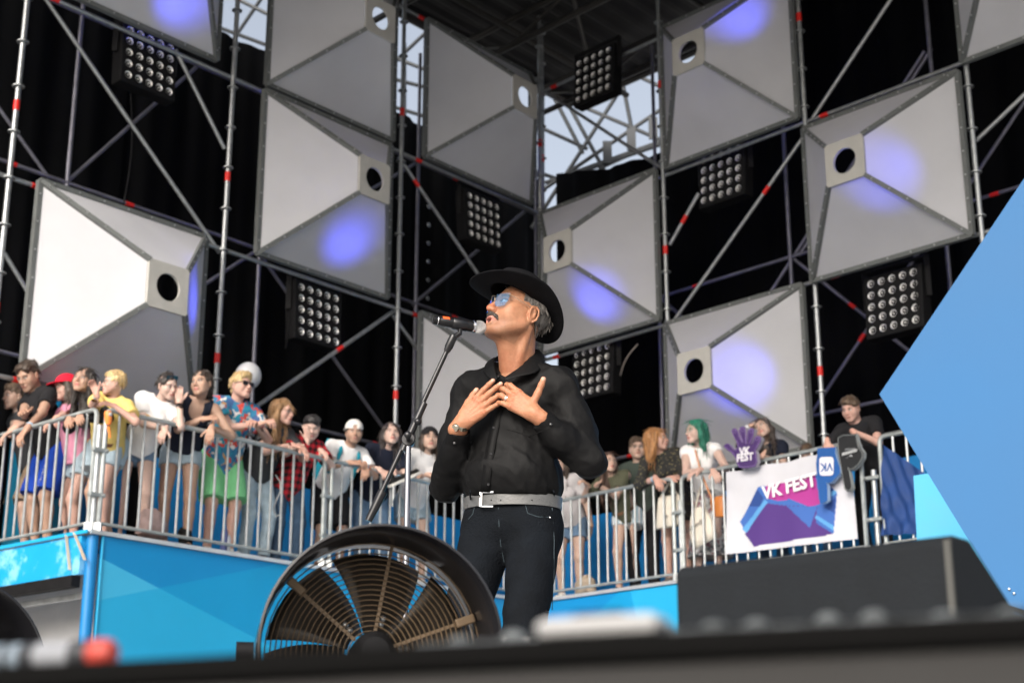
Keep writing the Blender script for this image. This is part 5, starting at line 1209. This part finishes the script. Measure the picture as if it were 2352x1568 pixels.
MB().tube(j0, j3, .0088, 12).build('boom', STB, sb_, smooth=True); MB().tube(j3+(j2-j3)*.0, j3+(j2-j3)*.36, .013, 12, .018).build('counterweight', STB, sb_, smooth=True)
d = nrm(j3-j0); MB().lathe([(.0088,0),(.015,.004),(.0155,.05),(.013,.055),(.013,.062),(.0088,.07)], j0, d, 16, cap=False).build('boom_grip', STB, sb_, smooth=True)
MB().tube(PX(975,925,5.435), PX(925,1035,5.435), .0125, 12).build('boom_sleeve', STB, sb_, smooth=True)
cl = b0+ax*Lm*.42; MB().lathe([(.0205,-.028),(.0225,-.026),(.0222,.026),(.0205,.028)], cl, ax, 20, cap=False).build('mic_clip', STB, sb_, smooth=True)
MB().path([cl-UP*.018, cl-UP*.035, j0+d*.01], .010, 8).build('clip_neck', STB, sb_, smooth=True)
MB().lathe([(.022,-.016),(.024,-.014),(.024,.014),(.022,.016)], j2, (0,1,0), 18).build('clutch', STB, sb_, smooth=True)
MB().tube(j2+A(0,-.02,0), j2+A(0.002,-.055,.004), .008, 8).build('clutch_screw', STB, sb_); MB().ball(j2+A(.002,-.062,.004), (.014,.014,.010), 10, 6, axis=(0,1,0)).build('wing_nut', STB, sb_, smooth=True)
k1 = PX(950,985,5.40); MB().ball(PX(960,968,5.42), .014, 10, 8).build('lock_knob', STB, sb_, smooth=True)
MB().tube(A(j2[0], 5.435, FZ+.02), j2, .0105, 12).build('pole', M('stand_chrome', (.30,.30,.33), .25, .9), sb_, smooth=True)
MB().lathe([(0,.0),(.13,.0),(.135,.006),(.13,.018),(.03,.03),(.015,.05)], A(j2[0], 5.435, FZ+.001), UP, 32, cap=False).build('base', STB, sb_, smooth=True)
# ------------------------------------------------------------------ spectators
WHITEC = cloth('white_cotton', (.74,.73,.73)); BLACKC = cloth('black_cotton', (.012,.012,.014)); NAVYC = cloth('navy_cotton', (.010,.013,.026)); GREYC = cloth('charcoal_cotton', (.045,.047,.052))
YELLOWC = cloth('yellow_cotton', (.68,.52,.17)); PINKC = cloth('pink_cotton', (.66,.28,.40)); OLIVEC = cloth('olive_cotton', (.075,.078,.05)); DGREENC = cloth('dark_green_cotton', (.05,.065,.055)); LGREYC = cloth('pale_grey_cotton', (.48,.46,.47))
BEIGEC = cloth('beige_cotton', (.30,.22,.15)); RBLUEC = cloth('royal_blue_nylon', (.008,.05,.36)); MINTC = cloth('mint_cotton', (.20,.58,.27)); REDC = cloth('red_cotton', (.62,.012,.035)); CAPW = cloth('cap_white', (.70,.68,.65)); CAPB = cloth('cap_black', (.014,.014,.016))
HAWAII = M('hawaiian_print', rough=.8, fn=pat_cells(17, [(0,(.03,.20,.36)),(.30,(.02,.28,.40)),(.48,(.62,.07,.05)),(.60,(.70,.68,.66)),(.74,(.04,.10,.25)),(.88,(.55,.30,.10))], .9), bump=.2, bscale=40)
PLAID = M('red_plaid', rough=.85, fn=pat_lines((0, 2), 15., .5, [(.012,.010,.012),(.26,.012,.02),(.62,.02,.035)]), bump=.2, bscale=40)
STRIPE = M('striped_cotton', rough=.85, fn=pat_lines((0,), 24., .45, [(.30,.44,.52),(.70,.70,.70)]), bump=.2, bscale=40)
FLORAL = M('black_floral', rough=.85, fn=pat_spots(38, .20, (.014,.014,.014), (.36,.30,.13)), bump=.25, bscale=40)
LEAFY = M('patterned_skirt', rough=.85, fn=pat_cells(26, [(0,(.45,.46,.46)),(.35,(.12,.13,.14)),(.6,(.62,.62,.62)),(.85,(.30,.16,.18))], .8), bump=.2, bscale=40)
TEALN = cloth('teal_nylon', (.01,.22,.30)); LBAND = cloth('light_blue_band', (.30,.50,.68)); OBAND = cloth('orange_band', (.80,.20,.05)); WBAND = cloth('white_band', (.7,.7,.72)); KBAND = cloth('black_band', (.01,.01,.01)); LANY = cloth('blue_lanyard', (.03,.12,.45)); BROWNL = M('brown_leather', (.16,.07,.03), .45, 0, var=.15)
DB, MB_, BR, GI, BL, GN = (.018,.012,.010), (.045,.028,.018), (.075,.045,.025), (.36,.17,.06), (.48,.34,.16), (.010,.16,.10)
SN_B = ('sneaker', (.02,.02,.022), (.62,.60,.55)); SN_W = ('sneaker', (.62,.60,.56), (.66,.64,.60)); SN_T = ('sneaker', (.12,.10,.09), (.45,.38,.28)); SANDAL = ('sandal',)
GRIP = ((.5,.8,.5)); CL = ((.7,.9,.5))
person('young man at the far left in dark grey T-shirt, looking left', 'S', (33,910), -50, -45, -6, 0, .30, .55, 0., False, 'fair', ('short', BR), ('tee', GREYC), ('long_shorts', BEIGEC), SN_T, (28,990,-.03), (45,982,-.02), [('band',1,OBAND)], seed=1)
person('tall young man in black T-shirt and blue shorts looking down', 'S', (66,862), -40, -28, -32, 0, .18, .50, 0., False, 'tan', ('short', MB_), ('tee', BLACKC), ('long_shorts', RBLUEC), SN_B, (62,985,-.06,(.1,.5,-.8)), (56,958,-.02,(-.6,.6,.1)), [('band',1,LBAND), ('band',0,LBAND), ('legtext','adidas')], seed=2, stub=.15)
person('person in red cap and pink shirt, mostly hidden behind the dark haired woman', 'S', (151,890), -45, -60, -8, 0, .42, .62, 0., True, 'rosy', ('bob', MB_), ('tee', PINKC), ('shorts', DENIML), SN_W, (118,965,-.02), (140,962,-.02), cap=(REDC[0] if False else 0, REDC), seed=3)
person('smiling woman with long dark hair and flower garland at the platform corner', 'S', (192,872), -38, -14, 2, -8, .12, .45, 0., True, 'tan', ('long', DB), ('long', BLACKC), ('shorts', DENIML), SANDAL, (182,958,-.05,(-.7,.5,-.3)), (158,962,-.05,(-.6,.5,-.4)), [('lei',), ('hiplei',), ('band',1,KBAND)], seed=4)
person('blond short haired person in yellow T-shirt facing left', 'L', (262,880), -25, -72, 2, 0, .16, .42, .10, True, 'rosy', ('short', BL), ('loose', YELLOWC), ('shorts', DENIML), SANDAL, (262,932,.0,(.6,.5,.2)), (222,905,-.02,(.3,.2,.9),(.2,-.8,.2),GRIP), [('glasses',), ('band',1,LBAND), ('belt', BROWNL)], build=1.1, seed=5)
person('woman in white T-shirt with dark bun holding her forehead', 'L', (385,886), 15, 48, -18, 8, .14, .42, -.10, True, 'pale', ('bun', DB), ('tee', WHITEC), ('hot', DENIM), SANDAL, (412,925,.04,(.1,.15,1.),(0,1,.1),(.3,.4,.3)), (380,985,-.02,(.3,.5,-.7)), [('sunglasses',0,1.), ('band',0,KBAND), ('print', M('orange_print', (.70,.42,.10), .8), .05, ((-.5,-.5),(0,-.7),(.5,-.5),(.6,0),(.4,.5),(0,.65),(-.4,.5),(-.6,0)))], seed=6, elbow=((-.1,.35,-1.),(.8,-.35,-.7)))
person('woman in black tank top leaning on the rail with crossed arms', 'L', (463,880), 8, -22, -2, 4, .10, .42, .05, True, 'tan', ('tail', (.03,.018,.012)), ('tank', NAVYC), ('hot', DENIML), SANDAL, (486,982,-.07,(.1,.35,-.9)), (466,962,-.02,(-.9,.3,.1),(0,.6,.8),GRIP), seed=7)
person('blond man in sunglasses and colourful floral shirt with mint shorts', 'L', (554,886), 32, 52, 2, 0, .22, .45, 0., False, 'rosy', ('quiff', BL), ('hawaii', HAWAII), ('long_shorts', MINTC), SN_W, (590,978,.02,(.6,.6,.2),(0,.3,.9),CL), (596,974,-.04,(-.5,.7,.2),(.2,.4,.8),CL), [('sunglasses',), ('collar', HAWAII)], seed=8)
person('woman with long light brown hair facing right in charcoal T-shirt', 'L', (650,944), 42, 66, -10, 6, .14, .50, 0., True, 'rosy', ('long', (.22,.12,.05)), ('tee', GREYC), ('pants', DENIML), SN_B, (690,1028,-.05,(-.2,.6,-.5)), (672,1022,-.02,(-.6,.6,-.2)), [('lanyard', LANY), ('glasses',), ('band',0,WBAND)], seed=9)
person('dark haired person in red plaid shirt covering the face with one hand', 'L', (716,981), 30, 10, -26, 0, .12, .45, 0., True, 'pale', ('short', (.010,.008,.008)), ('loose', PLAID), ('pants', DENIMD), SN_W, (738,1035,-.05,(-.2,.6,-.4)), (706,1012,-.05,(.1,.1,1.),(-.1,1,.1),(.2,.3,.2)), [('band',0,WBAND), ('band',0,OBAND,1)], seed=10)
person('man in white backwards cap and white T-shirt with teal backpack straps', 'L', (813,992), 26, 14, -8, 0, .12, .45, 0., False, 'tan', ('short', DB), ('tee', WHITEC), ('long_shorts', BLACKC), SN_B, (838,1068,-.07,(.1,.5,-.8)), (806,1062,-.03,(-.9,.3,0.),(0,.6,.8),GRIP), [('straps', TEALN), ('band',0,LBAND), ('band',0,OBAND,1)], cap=(0, CAPW, True), stub=.45, seed=11)
person('woman in navy top with dark hair, squinting behind the microphone stand', 'L', (898,996), 22, 16, 4, 0, .16, .45, 0., True, 'pale', ('mid', (.03,.02,.018)), ('tee', NAVYC), ('pants', DENIM), SN_B, (905,1082,-.02), (872,1078,-.02), build=1.1, seed=12)
person('girl in black backwards cap and white T-shirt beside the singer', 'L', (987,1008), 26, 14, 2, 0, .20, .45, 0., True, 'fair', ('mid', MB_), ('tee', WHITEC), ('shorts', DENIML), SN_W, (985,1090,.05,(-.9,.3,0.)), (965,1092,.05,(.9,.3,0.)), cap=(0, CAPB, True), seed=13)
person("person in pale grey top and denim shorts half hidden behind the singer's hip", 'R', (1284,1065), -15, -20, 0, 0, .2, .40, .02, True, 'fair', ('long', MB_), ('tee', LGREYC), ('shorts', DENIM), SN_W, None, None, seed=14)
person('girl with long brown hair in olive T-shirt and striped shorts', 'R', (1398,1062), -12, 22, 4, 0, .10, .40, 0., True, 'fair', ('long', (.085,.045,.03)), ('tee', OLIVEC), ('hot', STRIPE), SANDAL, (1372,1112,-.04,(-.6,.5,.3),(.2,.4,.8),CL), (1350,1114,-.06,(.4,.6,.4),(-.2,.4,.8),CL), [('band',0,KBAND), ('belt', BROWNL)], seed=15)
person('man with glasses in dark green sleeveless top standing behind two women', 'R', (1464,1030), -18, -2, 2, 0, .62, .70, 0., False, 'fair', ('short', BR), ('cap', DGREENC), ('pants', BLACKC), SN_B, None, None, [('glasses',)], seed=16)
person('ginger haired woman in black floral dress looking right', 'R', (1510,1008), -10, 62, 3, 0, .10, .40, 0., True, 'rosy', ('bob', GI), ('dress', FLORAL), None, SN_T, (1540,1098,.02,(-.9,.3,0.)), (1506,1098,-.07,(-.3,.5,-.6)), [('band',1,LBAND)], seed=17)
person('woman with bright green bob in white sleeveless top', 'R', (1598,990), -28, -62, -4, -4, .12, .42, .12, True, 'pale', ('bob', GN), ('cap', WHITEC), ('skirt', LEAFY), SN_B, (1638,1082,-.04,(-.5,.5,-.5)), (1606,1080,-.04,(.5,.6,-.3)), seed=18)
P19 = person('smiling woman in black V-neck shading her eyes, foam hand in front of her', 'R', (1752,984), -30, -36, 6, 26, .20, .42, .10, True, 'fair', ('long', (.03,.018,.014)), ('vneck', NAVYC), ('pants', DENIMD), SN_B, (1748,1048,-.03,(-.8,.3,.3),(-.3,.9,.2),(.3,.3,.3)), (1724,978,.14,(-.85,-.1,.45),(.1,.4,.9),(.15,.2,.2)), [('band',1,WBAND)], seed=19, elbow=((-.8,-.3,-.7),(1.,.2,-.6)))
person('child whose brown hair just shows above the rail beside the foam fingers', 'R', (1853,1040), -20, -25, -35, 0, .20, .30, 0., False, 'fair', ('short', BR), ('tee', GREYC), ('pants', DENIM), SN_W, None, None, seed=20)
P21 = person('young man in black T-shirt on the right holding two foam fingers down', 'R', (1954,938), -32, -40, -22, 0, .12, .42, 0., False, 'rosy', ('short', BR), ('tee', BLACKC), ('pants', BLACKC), SN_B, (1962,992,-.04,(-.7,.3,-.55),(0,.7,.6),(.6,.6,.4)), (1900,1015,-.08,(-.05,.3,-.95),(0,.9,.3),(.3,.5,.4)), seed=21)
# ------------------------------------------------------------------ things the spectators brought
def onR(x, y, off=0.): return hit(x, y, R0+RN*off, RN)
def onL(x, y, off=0.): return hit(x, y, L0+LN*off, LN)
def Z5(x, y): return ((1780+x/3.2)*.91875, (950+y/3.2)*.91875)
def inpoly(x, y, P):
    c = False; n = len(P)
    for i in range(n):
        x0, y0 = P[i]; x1, y1 = P[(i+1) % n]
        if (y0 > y) != (y1 > y) and x < (x1-x0)*(y-y0)/(y1-y0)+x0: c = not c
    return c
# balloon
bp = onL(570,863,.95); bal = root('balloon', bp-UP*.16, 'white round balloon behind the blond man in sunglasses', 'balloon')
MB().ball(bp, (.138,.138,.148), 28, 18).build('skin', M('balloon_rubber', (.72,.73,.75), .35, 0, transl=.25), bal, smooth=True)
MB().lathe([(.004,0),(.012,-.016),(.014,-.022)], bp-UP*.146, UP, 10, cap=False).build('knot', M('balloon_rubber'), bal, smooth=True)
MB().tube(onL(568,890,.95), onL(512,928,.5), .005, 6).build('stick', WTAPE, bal)
# banner
q = [Z5(112,735), Z5(1105,540), Z5(1160,1265), Z5(120,1392)]
W4 = [onR(*p, -.035) for p in q]
ban = root('banner', (W4[2]+W4[3])/2, 'white cloth banner lettered VK FEST hanging on the right barrier', 'banner')
BCOL = [M('banner_white', (.56,.56,.60), .8, 0, var=.03, bump=.1, bscale=30), M('banner_blue', (.045,.13,.42), .8), M('banner_sky', (.10,.32,.62), .8), M('banner_purple', (.075,.03,.19), .8), M('banner_magenta', (.38,.035,.25), .8), M('banner_navy', (.02,.06,.24), .8)]
shapes = [([(225,1130),(385,850),(450,845),(835,740),(1010,890),(985,1225),(840,1250),(345,1325)], 1), ([(262,1225),(450,985),(850,1010),(845,1140),(985,1228),(840,1252),(345,1327)], 3),
          ([(240,1185),(275,1215),(470,975),(445,955)], 2), ([(835,1100),(985,1200),(985,1160),(845,1075)], 2), ([(450,845),(835,740),(870,985),(800,1015),(640,940),(540,960),(450,940)], 4), ([(930,900),(965,925),(1012,895),(990,870)], 2), ([(300,1000),(380,870),(430,940),(400,1010)], 5), ([(330,1320),(620,1000),(800,1180),(840,1252)], 3), ([(620,1000),(850,1010),(800,1180)], 1), ([(905,1010),(1000,930),(990,1060)], 5)]
NX, NZ = 150, 96; v = []; f = []; mi = []
for j in range(NZ+1):
    for i in range(NX+1):
        a, b = i/NX, j/NZ; p = (W4[0]*(1-a)+W4[1]*a)*(1-b)+(W4[3]*(1-a)+W4[2]*a)*b
        wv = .010*math.sin(a*23+1.5*b)*(1-.55*math.sin(math.pi*a))*(.4+b)+.006*math.sin(a*9-b*4)+.02*max(0, .12-a)*math.sin(b*20); v.append(p-RN*wv-UP*(.018*math.sin(math.pi*a*3)**2*(1-b)))
m = MB(); mlist = []
for j in range(NZ):
    for i in range(NX):
        a, b = (i+.5)/NX, (j+.5)/NZ; x = (112*(1-a)+1105*a)*(1-b)+(120*(1-a)+1160*a)*b; y = (735*(1-a)+540*a)*(1-b)+(1392*(1-a)+1265*a)*b; c = 0
        for P_, k_ in shapes:
            if inpoly(x, y, P_): c = k_
        f.append((j*(NX+1)+i, j*(NX+1)+i+1, (j+1)*(NX+1)+i+1, (j+1)*(NX+1)+i)); mlist.append(c)
m.add(v, f); m.m = mlist; m.build('cloth', BCOL, ban, smooth=True)
c = onR(*Z5(615,852), -.062); t0, t1 = onR(*Z5(420,900), -.06), onR(*Z5(830,790), -.06); Xd = nrm(t1-t0)
lettering('lettering', 'VK FEST', .185, M('print_white', (.80,.80,.82), .7), ban, c, Xd, nrm(np.cross(np.cross(Xd, UP), Xd)), bold=.006)
for x, y in ((140,735),(480,668),(840,610)): MB().tube(onR(*Z5(x, y), -.03), onR(*Z5(x, y-24), -.03), .004, 6).build('tie', WTAPE, ban)
# foam hands
def foam(pts, fn, off, th, mat, edge, name, label):
    P_ = [onR(*fn(*p), off) for p in pts]; c = np.mean(P_, 0); r = root(name, c, label, 'foam hand', 'foam hands held over the rail')
    MB().prism(P_, RN*th, 0, 1).build('foam', [mat, edge], r); return r, P_
def ZA(x, y): return ((1800+x/10.45)*.91875, (1030+y/10.45)*.91875)
def ZB(x, y): return ((2020+x/8.71)*.91875, (1080+y/8.71)*.91875)
PUR = M('purple_foam', (.055,.022,.12), .85, 0, var=.08); PURL = M('purple_foam_light', (.20,.13,.32), .85); FGREY = M('foam_grey', (.33,.31,.36), .9)
hp = [(85,880),(150,820),(240,850),(340,970),(400,1005),(455,930),(440,800),(360,650),(295,500),(330,425),(395,408),(450,470),(480,600),(560,790),(598,805),(560,650),(500,470),(522,385),(600,368),(660,400),(680,600),(690,828),(718,820),(735,560),(755,450),(830,400),(900,450),(880,600),(800,845),(858,828),(920,680),(990,612),(1065,640),(1078,740),(960,960),(930,1000),(960,1100),(980,1300),(930,1420),(700,1470),(500,1450),(440,1350),(400,1200),(300,1060),(180,990)]
r, P_ = foam(hp, ZA, -.14, .05, PUR, FGREY, 'foam_hand', 'purple open foam hand lettered VK FEST held up in front of the woman')
cc = np.mean(P_, 0); MB().path([p+nrm(cc-p)*.013-RN*.002 for p in P_], .0045, 5, closed=True).build('outline', PURL, r, smooth=True)
for x, y in ((375,500),(590,460),(815,500),(960,690)): MB().path([onR(*ZA(x+34*math.cos(t), y+52*math.sin(t)), -.143) for t in np.linspace(0, 2*math.pi, 14)[:-1]], .003, 5, closed=True).build('nail_ring', PURL, r, smooth=True)
WP = M('foam_print_white', (.72,.70,.74), .8)
for tx, x, y, s_ in (('VK', 640,1020,.105), ('FEST', 650,1180,.105)):
    a, b = onR(*ZA(x-100, y+8), -.145), onR(*ZA(x+100, y-18), -.145); d = nrm(b-a); lettering('lettering', tx, s_, WP, r, onR(*ZA(x, y), -.146), d, nrm(np.cross(np.cross(d, UP), d)), bold=.004)
FB = M('blue_foam', (.012,.085,.30), .85, 0, var=.06); FBL = M('pale_blue_foam', (.30,.42,.62), .9); FK = M('black_foam', (.010,.011,.013), .85, 0, var=.1); FKL = M('grey_foam', (.26,.28,.28), .9)
bpnt = [(200,350),(330,335),(470,330),(600,320),(590,450),(640,620),(690,760),(700,880),(650,950),(560,1040),(520,1080),(430,1110),(395,1085),(420,1150),(425,1480),(370,1530),(290,1550),(255,1500),(230,1200),(200,950),(175,700),(190,560),(205,450)]
r, P_ = foam(bpnt, ZB, -.15, .05, FB, FBL, 'foam_finger', 'blue foam finger with a white square emblem pointing down')
rrp = [(300,540),(510,535),(545,560),(560,610),(556,880),(540,920),(490,940),(310,945),(270,925),(252,880),(250,610),(262,565)]
MB().prism([onR(*ZB(*p), -.153) for p in rrp], -RN*.003).build('emblem_ground', WP, r)
a, b = onR(*ZB(470,745), -.158), onR(*ZB(340,755), -.158); d = nrm(b-a); lettering('emblem', 'VK', .115, FB, r, onR(*ZB(403,745), -.159), d, -UP-d*np.dot(-UP, d), bold=.003)
kp = [(650,100),(760,40),(1050,30),(1080,200),(1130,330),(1210,440),(1200,560),(1120,700),(1010,800),(930,830),(860,790),(900,870),(960,1200),(930,1280),(850,1290),(790,1230),(740,980),(690,700),(660,500),(640,280)]
r, P_ = foam(kp, ZB, -.13, .05, FK, FKL, 'foam_finger', 'black foam finger with slanted white print pointing down')
SIL = M('silver_print', (.62,.64,.66), .5)
for j, (x0, x1, yb, ht, sp) in enumerate(((735,1085,440,62,30), (800,1045,375,40,28))):
    m = MB(); n = int((x1-x0)/sp)
    for i in range(n):
        x = x0+(i+.5)*sp; yy = yb-(x-x0)*.28*(1 if j == 0 else .25)+(40 if j == 0 else 0); m.prism([onR(*ZB(*p), -.133) for p in ((x-10, yy+ht/2), (x+6, yy+ht/2), (x+20, yy-ht/2), (x+4, yy-ht/2))], -RN*.002)
    m.build('print_marks', SIL if j == 0 else M('dim_print', (.22,.24,.25), .6), r)
MB().prism([onR(*ZB(*p), -.133) for p in ((830,570),(935,490),(980,520),(900,520))], -RN*.002).build('print_bolt', SIL, r)
MB().path([p+nrm(np.mean(P_, 0)-p)*.012-RN*.002 for p in P_], .003, 5, closed=True).build('outline', FKL, r, smooth=True)
# navy cloth tied to the end of the rail
tl, tr_, br_, bl_ = (onR(*Z5(*p), -.05) for p in ((1368,515), (1700,742), (1640,1225), (1345,1240)))
NV = M('navy_cloth', (.006,.04,.17), .75, 0, var=.15, nscale=5); v = []
for j in range(31):
    for i in range(25):
        a, b = i/24, j/30; p = (tl*(1-a)+tr_*a)*(1-b)+(bl_*(1-a)+br_*a)*b; v.append(p-RN*(.022*math.sin(a*13+b*5)*(b+.15)+.014*math.sin((a-b)*17)))
tag(MB().add(v, [(j*25+i, j*25+i+1, (j+1)*25+i+1, (j+1)*25+i) for j in range(30) for i in range(24)]).build('navy_cloth', NV, smooth=True), 'navy blue cloth tied to the right end of the railing', 'cloth')
# tote bags and other bags
CAN = M('natural_canvas', (.62,.57,.49), .9, 0, var=.06, bump=.3, bscale=90)
def bag(name, label, cat, pts, plane, off, th, mat, strap=None, smat=None, text=None, group=None, tsz=.05, tc=None, n_=RN):
    P_ = [plane(x, y, off) for x, y in pts]; c = np.mean(P_, 0); r = root(name, A(c[0], c[1], min(p[2] for p in P_)), label, cat, group)
    n = len(P_); v = []                                        # a soft pouch: outline rings swelling towards the middle
    for k_, (sc, o) in enumerate(((1,0),(.93,th*.55),(.6,th*.95),(.2,th))):
        for p in P_: v.append(c+(p-c)*sc-n_*o)
    v2 = [c+(p-c)*sc+n_*o for sc, o in ((.93,th*.5),(.6,th*.85),(.2,th*.9)) for p in P_]
    f = [(k_*n+i, k_*n+(i+1) % n, (k_+1)*n+(i+1) % n, (k_+1)*n+i) for k_ in range(3) for i in range(n)]+[tuple(3*n+i for i in range(n))]
    o2 = 4*n; f += [((i+1) % n, i, o2+i, o2+(i+1) % n) for i in range(n)]+[(o2+k_*n+(i+1) % n, o2+k_*n+i, o2+(k_+1)*n+i, o2+(k_+1)*n+(i+1) % n) for k_ in range(2) for i in range(n)]+[tuple(o2+2*n+i for i in range(n-1, -1, -1))]
    o = MB().add(v+v2, f).build('pouch', mat, r, smooth=True)
    for s_ in strap or ():
        MB().path([plane(x, y, off) for x, y in s_], .011, 6).build('strap', smat or mat, r, smooth=True)
    if text:
        a, b = plane(*text[1], off), plane(*text[2], off); d = nrm(b-a); up = nrm(np.cross(np.cross(d, UP), d)); lettering('lettering', text[0], tsz, M('tote_print', (.06,.055,.06), .8), r, (a+b)/2-n_*(th+.012), d, up)
    return r
def Z4(x, y): return ((1380+x/2.904)*.91875, (1000+y/2.904)*.91875)
z4 = lambda *pp: [Z4(*p) for p in pp]
bag('tote_bag', 'cream tote bag hanging from the arm of the woman in the floral dress', 'bag', z4((778,705),(850,690),(925,690),(950,780),(955,900),(860,925),(756,940),(765,830)), onR, .07, .045, CAN, [z4((790,705),(825,640),(850,600),(880,640),(915,690))], group='cream tote bags', text=('no', Z4(815,850), Z4(880,840)), tsz=.07)
bag('tote_bag', 'cream tote bag with dark lettering hanging beside the green haired woman', 'bag', z4((1030,790),(1075,770),(1115,780),(1170,880),(1198,990),(1130,1030),(1030,1085),(1005,960),(1010,850)), onR, .07, .045, CAN, [z4((1040,790),(1060,700),(1085,620),(1105,700),(1112,780))], group='cream tote bags', text=('Lamoda', Z4(1015,940), Z4(1105,885)), tsz=.085)
bag('shoulder_bag', 'orange leather shoulder bag at the hip of the green haired woman', 'bag', z4((1155,715),(1200,695),(1258,690),(1260,780),(1255,850),(1190,850),(1160,790)), onR, .04, .04, M('orange_leather', (.45,.15,.03), .4, 0, var=.12), [z4((1160,715),(1080,520),(1040,360))], M('orange_leather'))
def Z2(x, y): return ((300+x/2.8)*.91875, (880+y/2.8)*.91875)
z2 = lambda *pp: [Z2(*p) for p in pp]
bag('backpack', 'greyish pink backpack on the deck behind the woman in white', 'backpack', z2((135,1150),(165,1095),(225,1090),(280,1130),(320,1230),(315,1310),(220,1310),(120,1270)), onL, .28, .10, M('pinkish_canvas', (.30,.22,.21), .9, 0, var=.25, nscale=14), [z2((165,1170),(200,1130),(245,1150),(262,1215))], KBAND, n_=LN)
bag('backpack', 'dark backpack standing between the legs of the woman in the tank top', 'backpack', z2((420,1245),(440,1220),(470,1235),(480,1290),(485,1360),(430,1345)), onL, .35, .08, KBAND, n_=LN)
bag('backpack', 'beige backpack on the deck beside the girl in striped shorts', 'backpack', z4((180,1330),(215,1295),(262,1262),(300,1300),(310,1400),(255,1420),(185,1440)), onR, .22, .09, M('beige_canvas', (.42,.34,.26), .9, 0, var=.25, nscale=14), [z4((205,1310),(225,1350),(212,1420))], KBAND)
for nm, lb, x, mt in (('drink_can', 'white drink can on the deck by the mint shorts', 748, M('can_white', (.62,.62,.64), .3, .5)), ('water_bottle', 'blue capped bottle on the deck by the mint shorts', 725, M('bottle_blue', (.08,.10,.25), .3))):
    b = onL(*Z2(x, 1400), .12); b[2] = PZ+.001; r = root(nm, b, lb, 'bottle'); hh = .19 if nm == 'drink_can' else .24
    MB().lathe([(0,0),(.030,.0),(.033,.01),(.033,hh-.03),(.024,hh-.008),(.022,hh),(0,hh)], b, UP, 18, cap=False).build('can' if nm == 'drink_can' else 'bottle', mt, r, smooth=True)
    MB().lathe([(.033,.06),(.0338,.062),(.0338,.11),(.033,.112)], b, UP, 18, cap=False).build('label', RIVET if nm == 'drink_can' else mt, r, smooth=True)
def Z1(x, y): return ((x/3.015)*.91875, (880+y/3.015)*.91875)
hb = root('toy_horn', onL(*Z1(815,560), -.05), 'orange toy horn hanging at the left corner of the railing', 'toy')
t0, t1, t2 = onL(*Z1(815,445), -.05), onL(*Z1(818,560), -.05), onL(*Z1(830,645), -.05)
MB().lathe([(.0,0),(.03,.0),(.036,.02),(.034,.08),(.024,.12),(.0,.125)], t0, t1-t0, 16, cap=False).build('bell', M('orange_plastic', (.80,.24,.05), .35), hb, smooth=True); MB().tube(t1, t2, .016, 10, .010).build('handle', M('orange_plastic'), hb, smooth=True); MB().ball(t0+(t1-t0)*.25-LN*.03, .02, 10, 8).build('cap', WTAPE, hb, smooth=True)
def Z3(x, y): return ((640+x/2.904)*.91875, (900+y/2.904)*.91875)
# a sneaker propped on the rail
a, b = onL(*Z3(965,900), -.10), onL(*Z3(1190,800), -.16); d = nrm(b-a); L = np.linalg.norm(b-a); sn = root('sneaker', onL(*Z3(1050,880), -.1), 'black sneaker with white sole propped on the rail near the microphone stand', 'shoe')
x_, y_, _ = basis(d, UP); up = nrm(UP-d*np.dot(UP, d)); sd_ = np.cross(up, d)
so = [(0,-.03),(.03,-.044),(.16,-.040),(.22,-.05),(.29,-.035),(.31,0),(.29,.035),(.22,.05),(.16,.040),(.03,.044),(0,.03)]; sc = L/.31
MB().prism([a+d*p*sc+sd_*q_*sc*.9-up*.035 for p, q_ in so], up*.03).build('sole', M('shoe_rubber', (.62,.60,.56), .7), sn, bevel=.006)
G = Field(np.minimum(a, b)-.12, np.maximum(a, b)+.14, .006); G.cone(a+d*.05, b-d*.05, .044, .036, .02); G.cone(a+d*.05, a+d*.05+up*.07, .044, .046, .03); G.cut(a-up*.006, -up); V, Fc = G.mesh(); smooth_obj('upper', V, Fc, KBAND, sn, world=True)
MB().path([a+d*.10+up*.05+sd_*.02, a+d*.13+up*.05-sd_*.025, a+d*.15+up*.045+sd_*.02, a+d*.17+up*.042-sd_*.02], .004, 5).build('laces', LBAND, sn, smooth=True)
tag(MB().path([onL(*Z3(x, y), .02) for x, y in ((140,830),(175,880),(178,950),(150,1010),(125,1080),(145,1135),(172,1120))], .006, 6).build('hanging_strap', M('grey_webbing', (.40,.40,.40), .7), smooth=True), 'grey looped strap hanging behind the rail by the ripped jeans', 'strap')
# lettering on the royal blue shorts
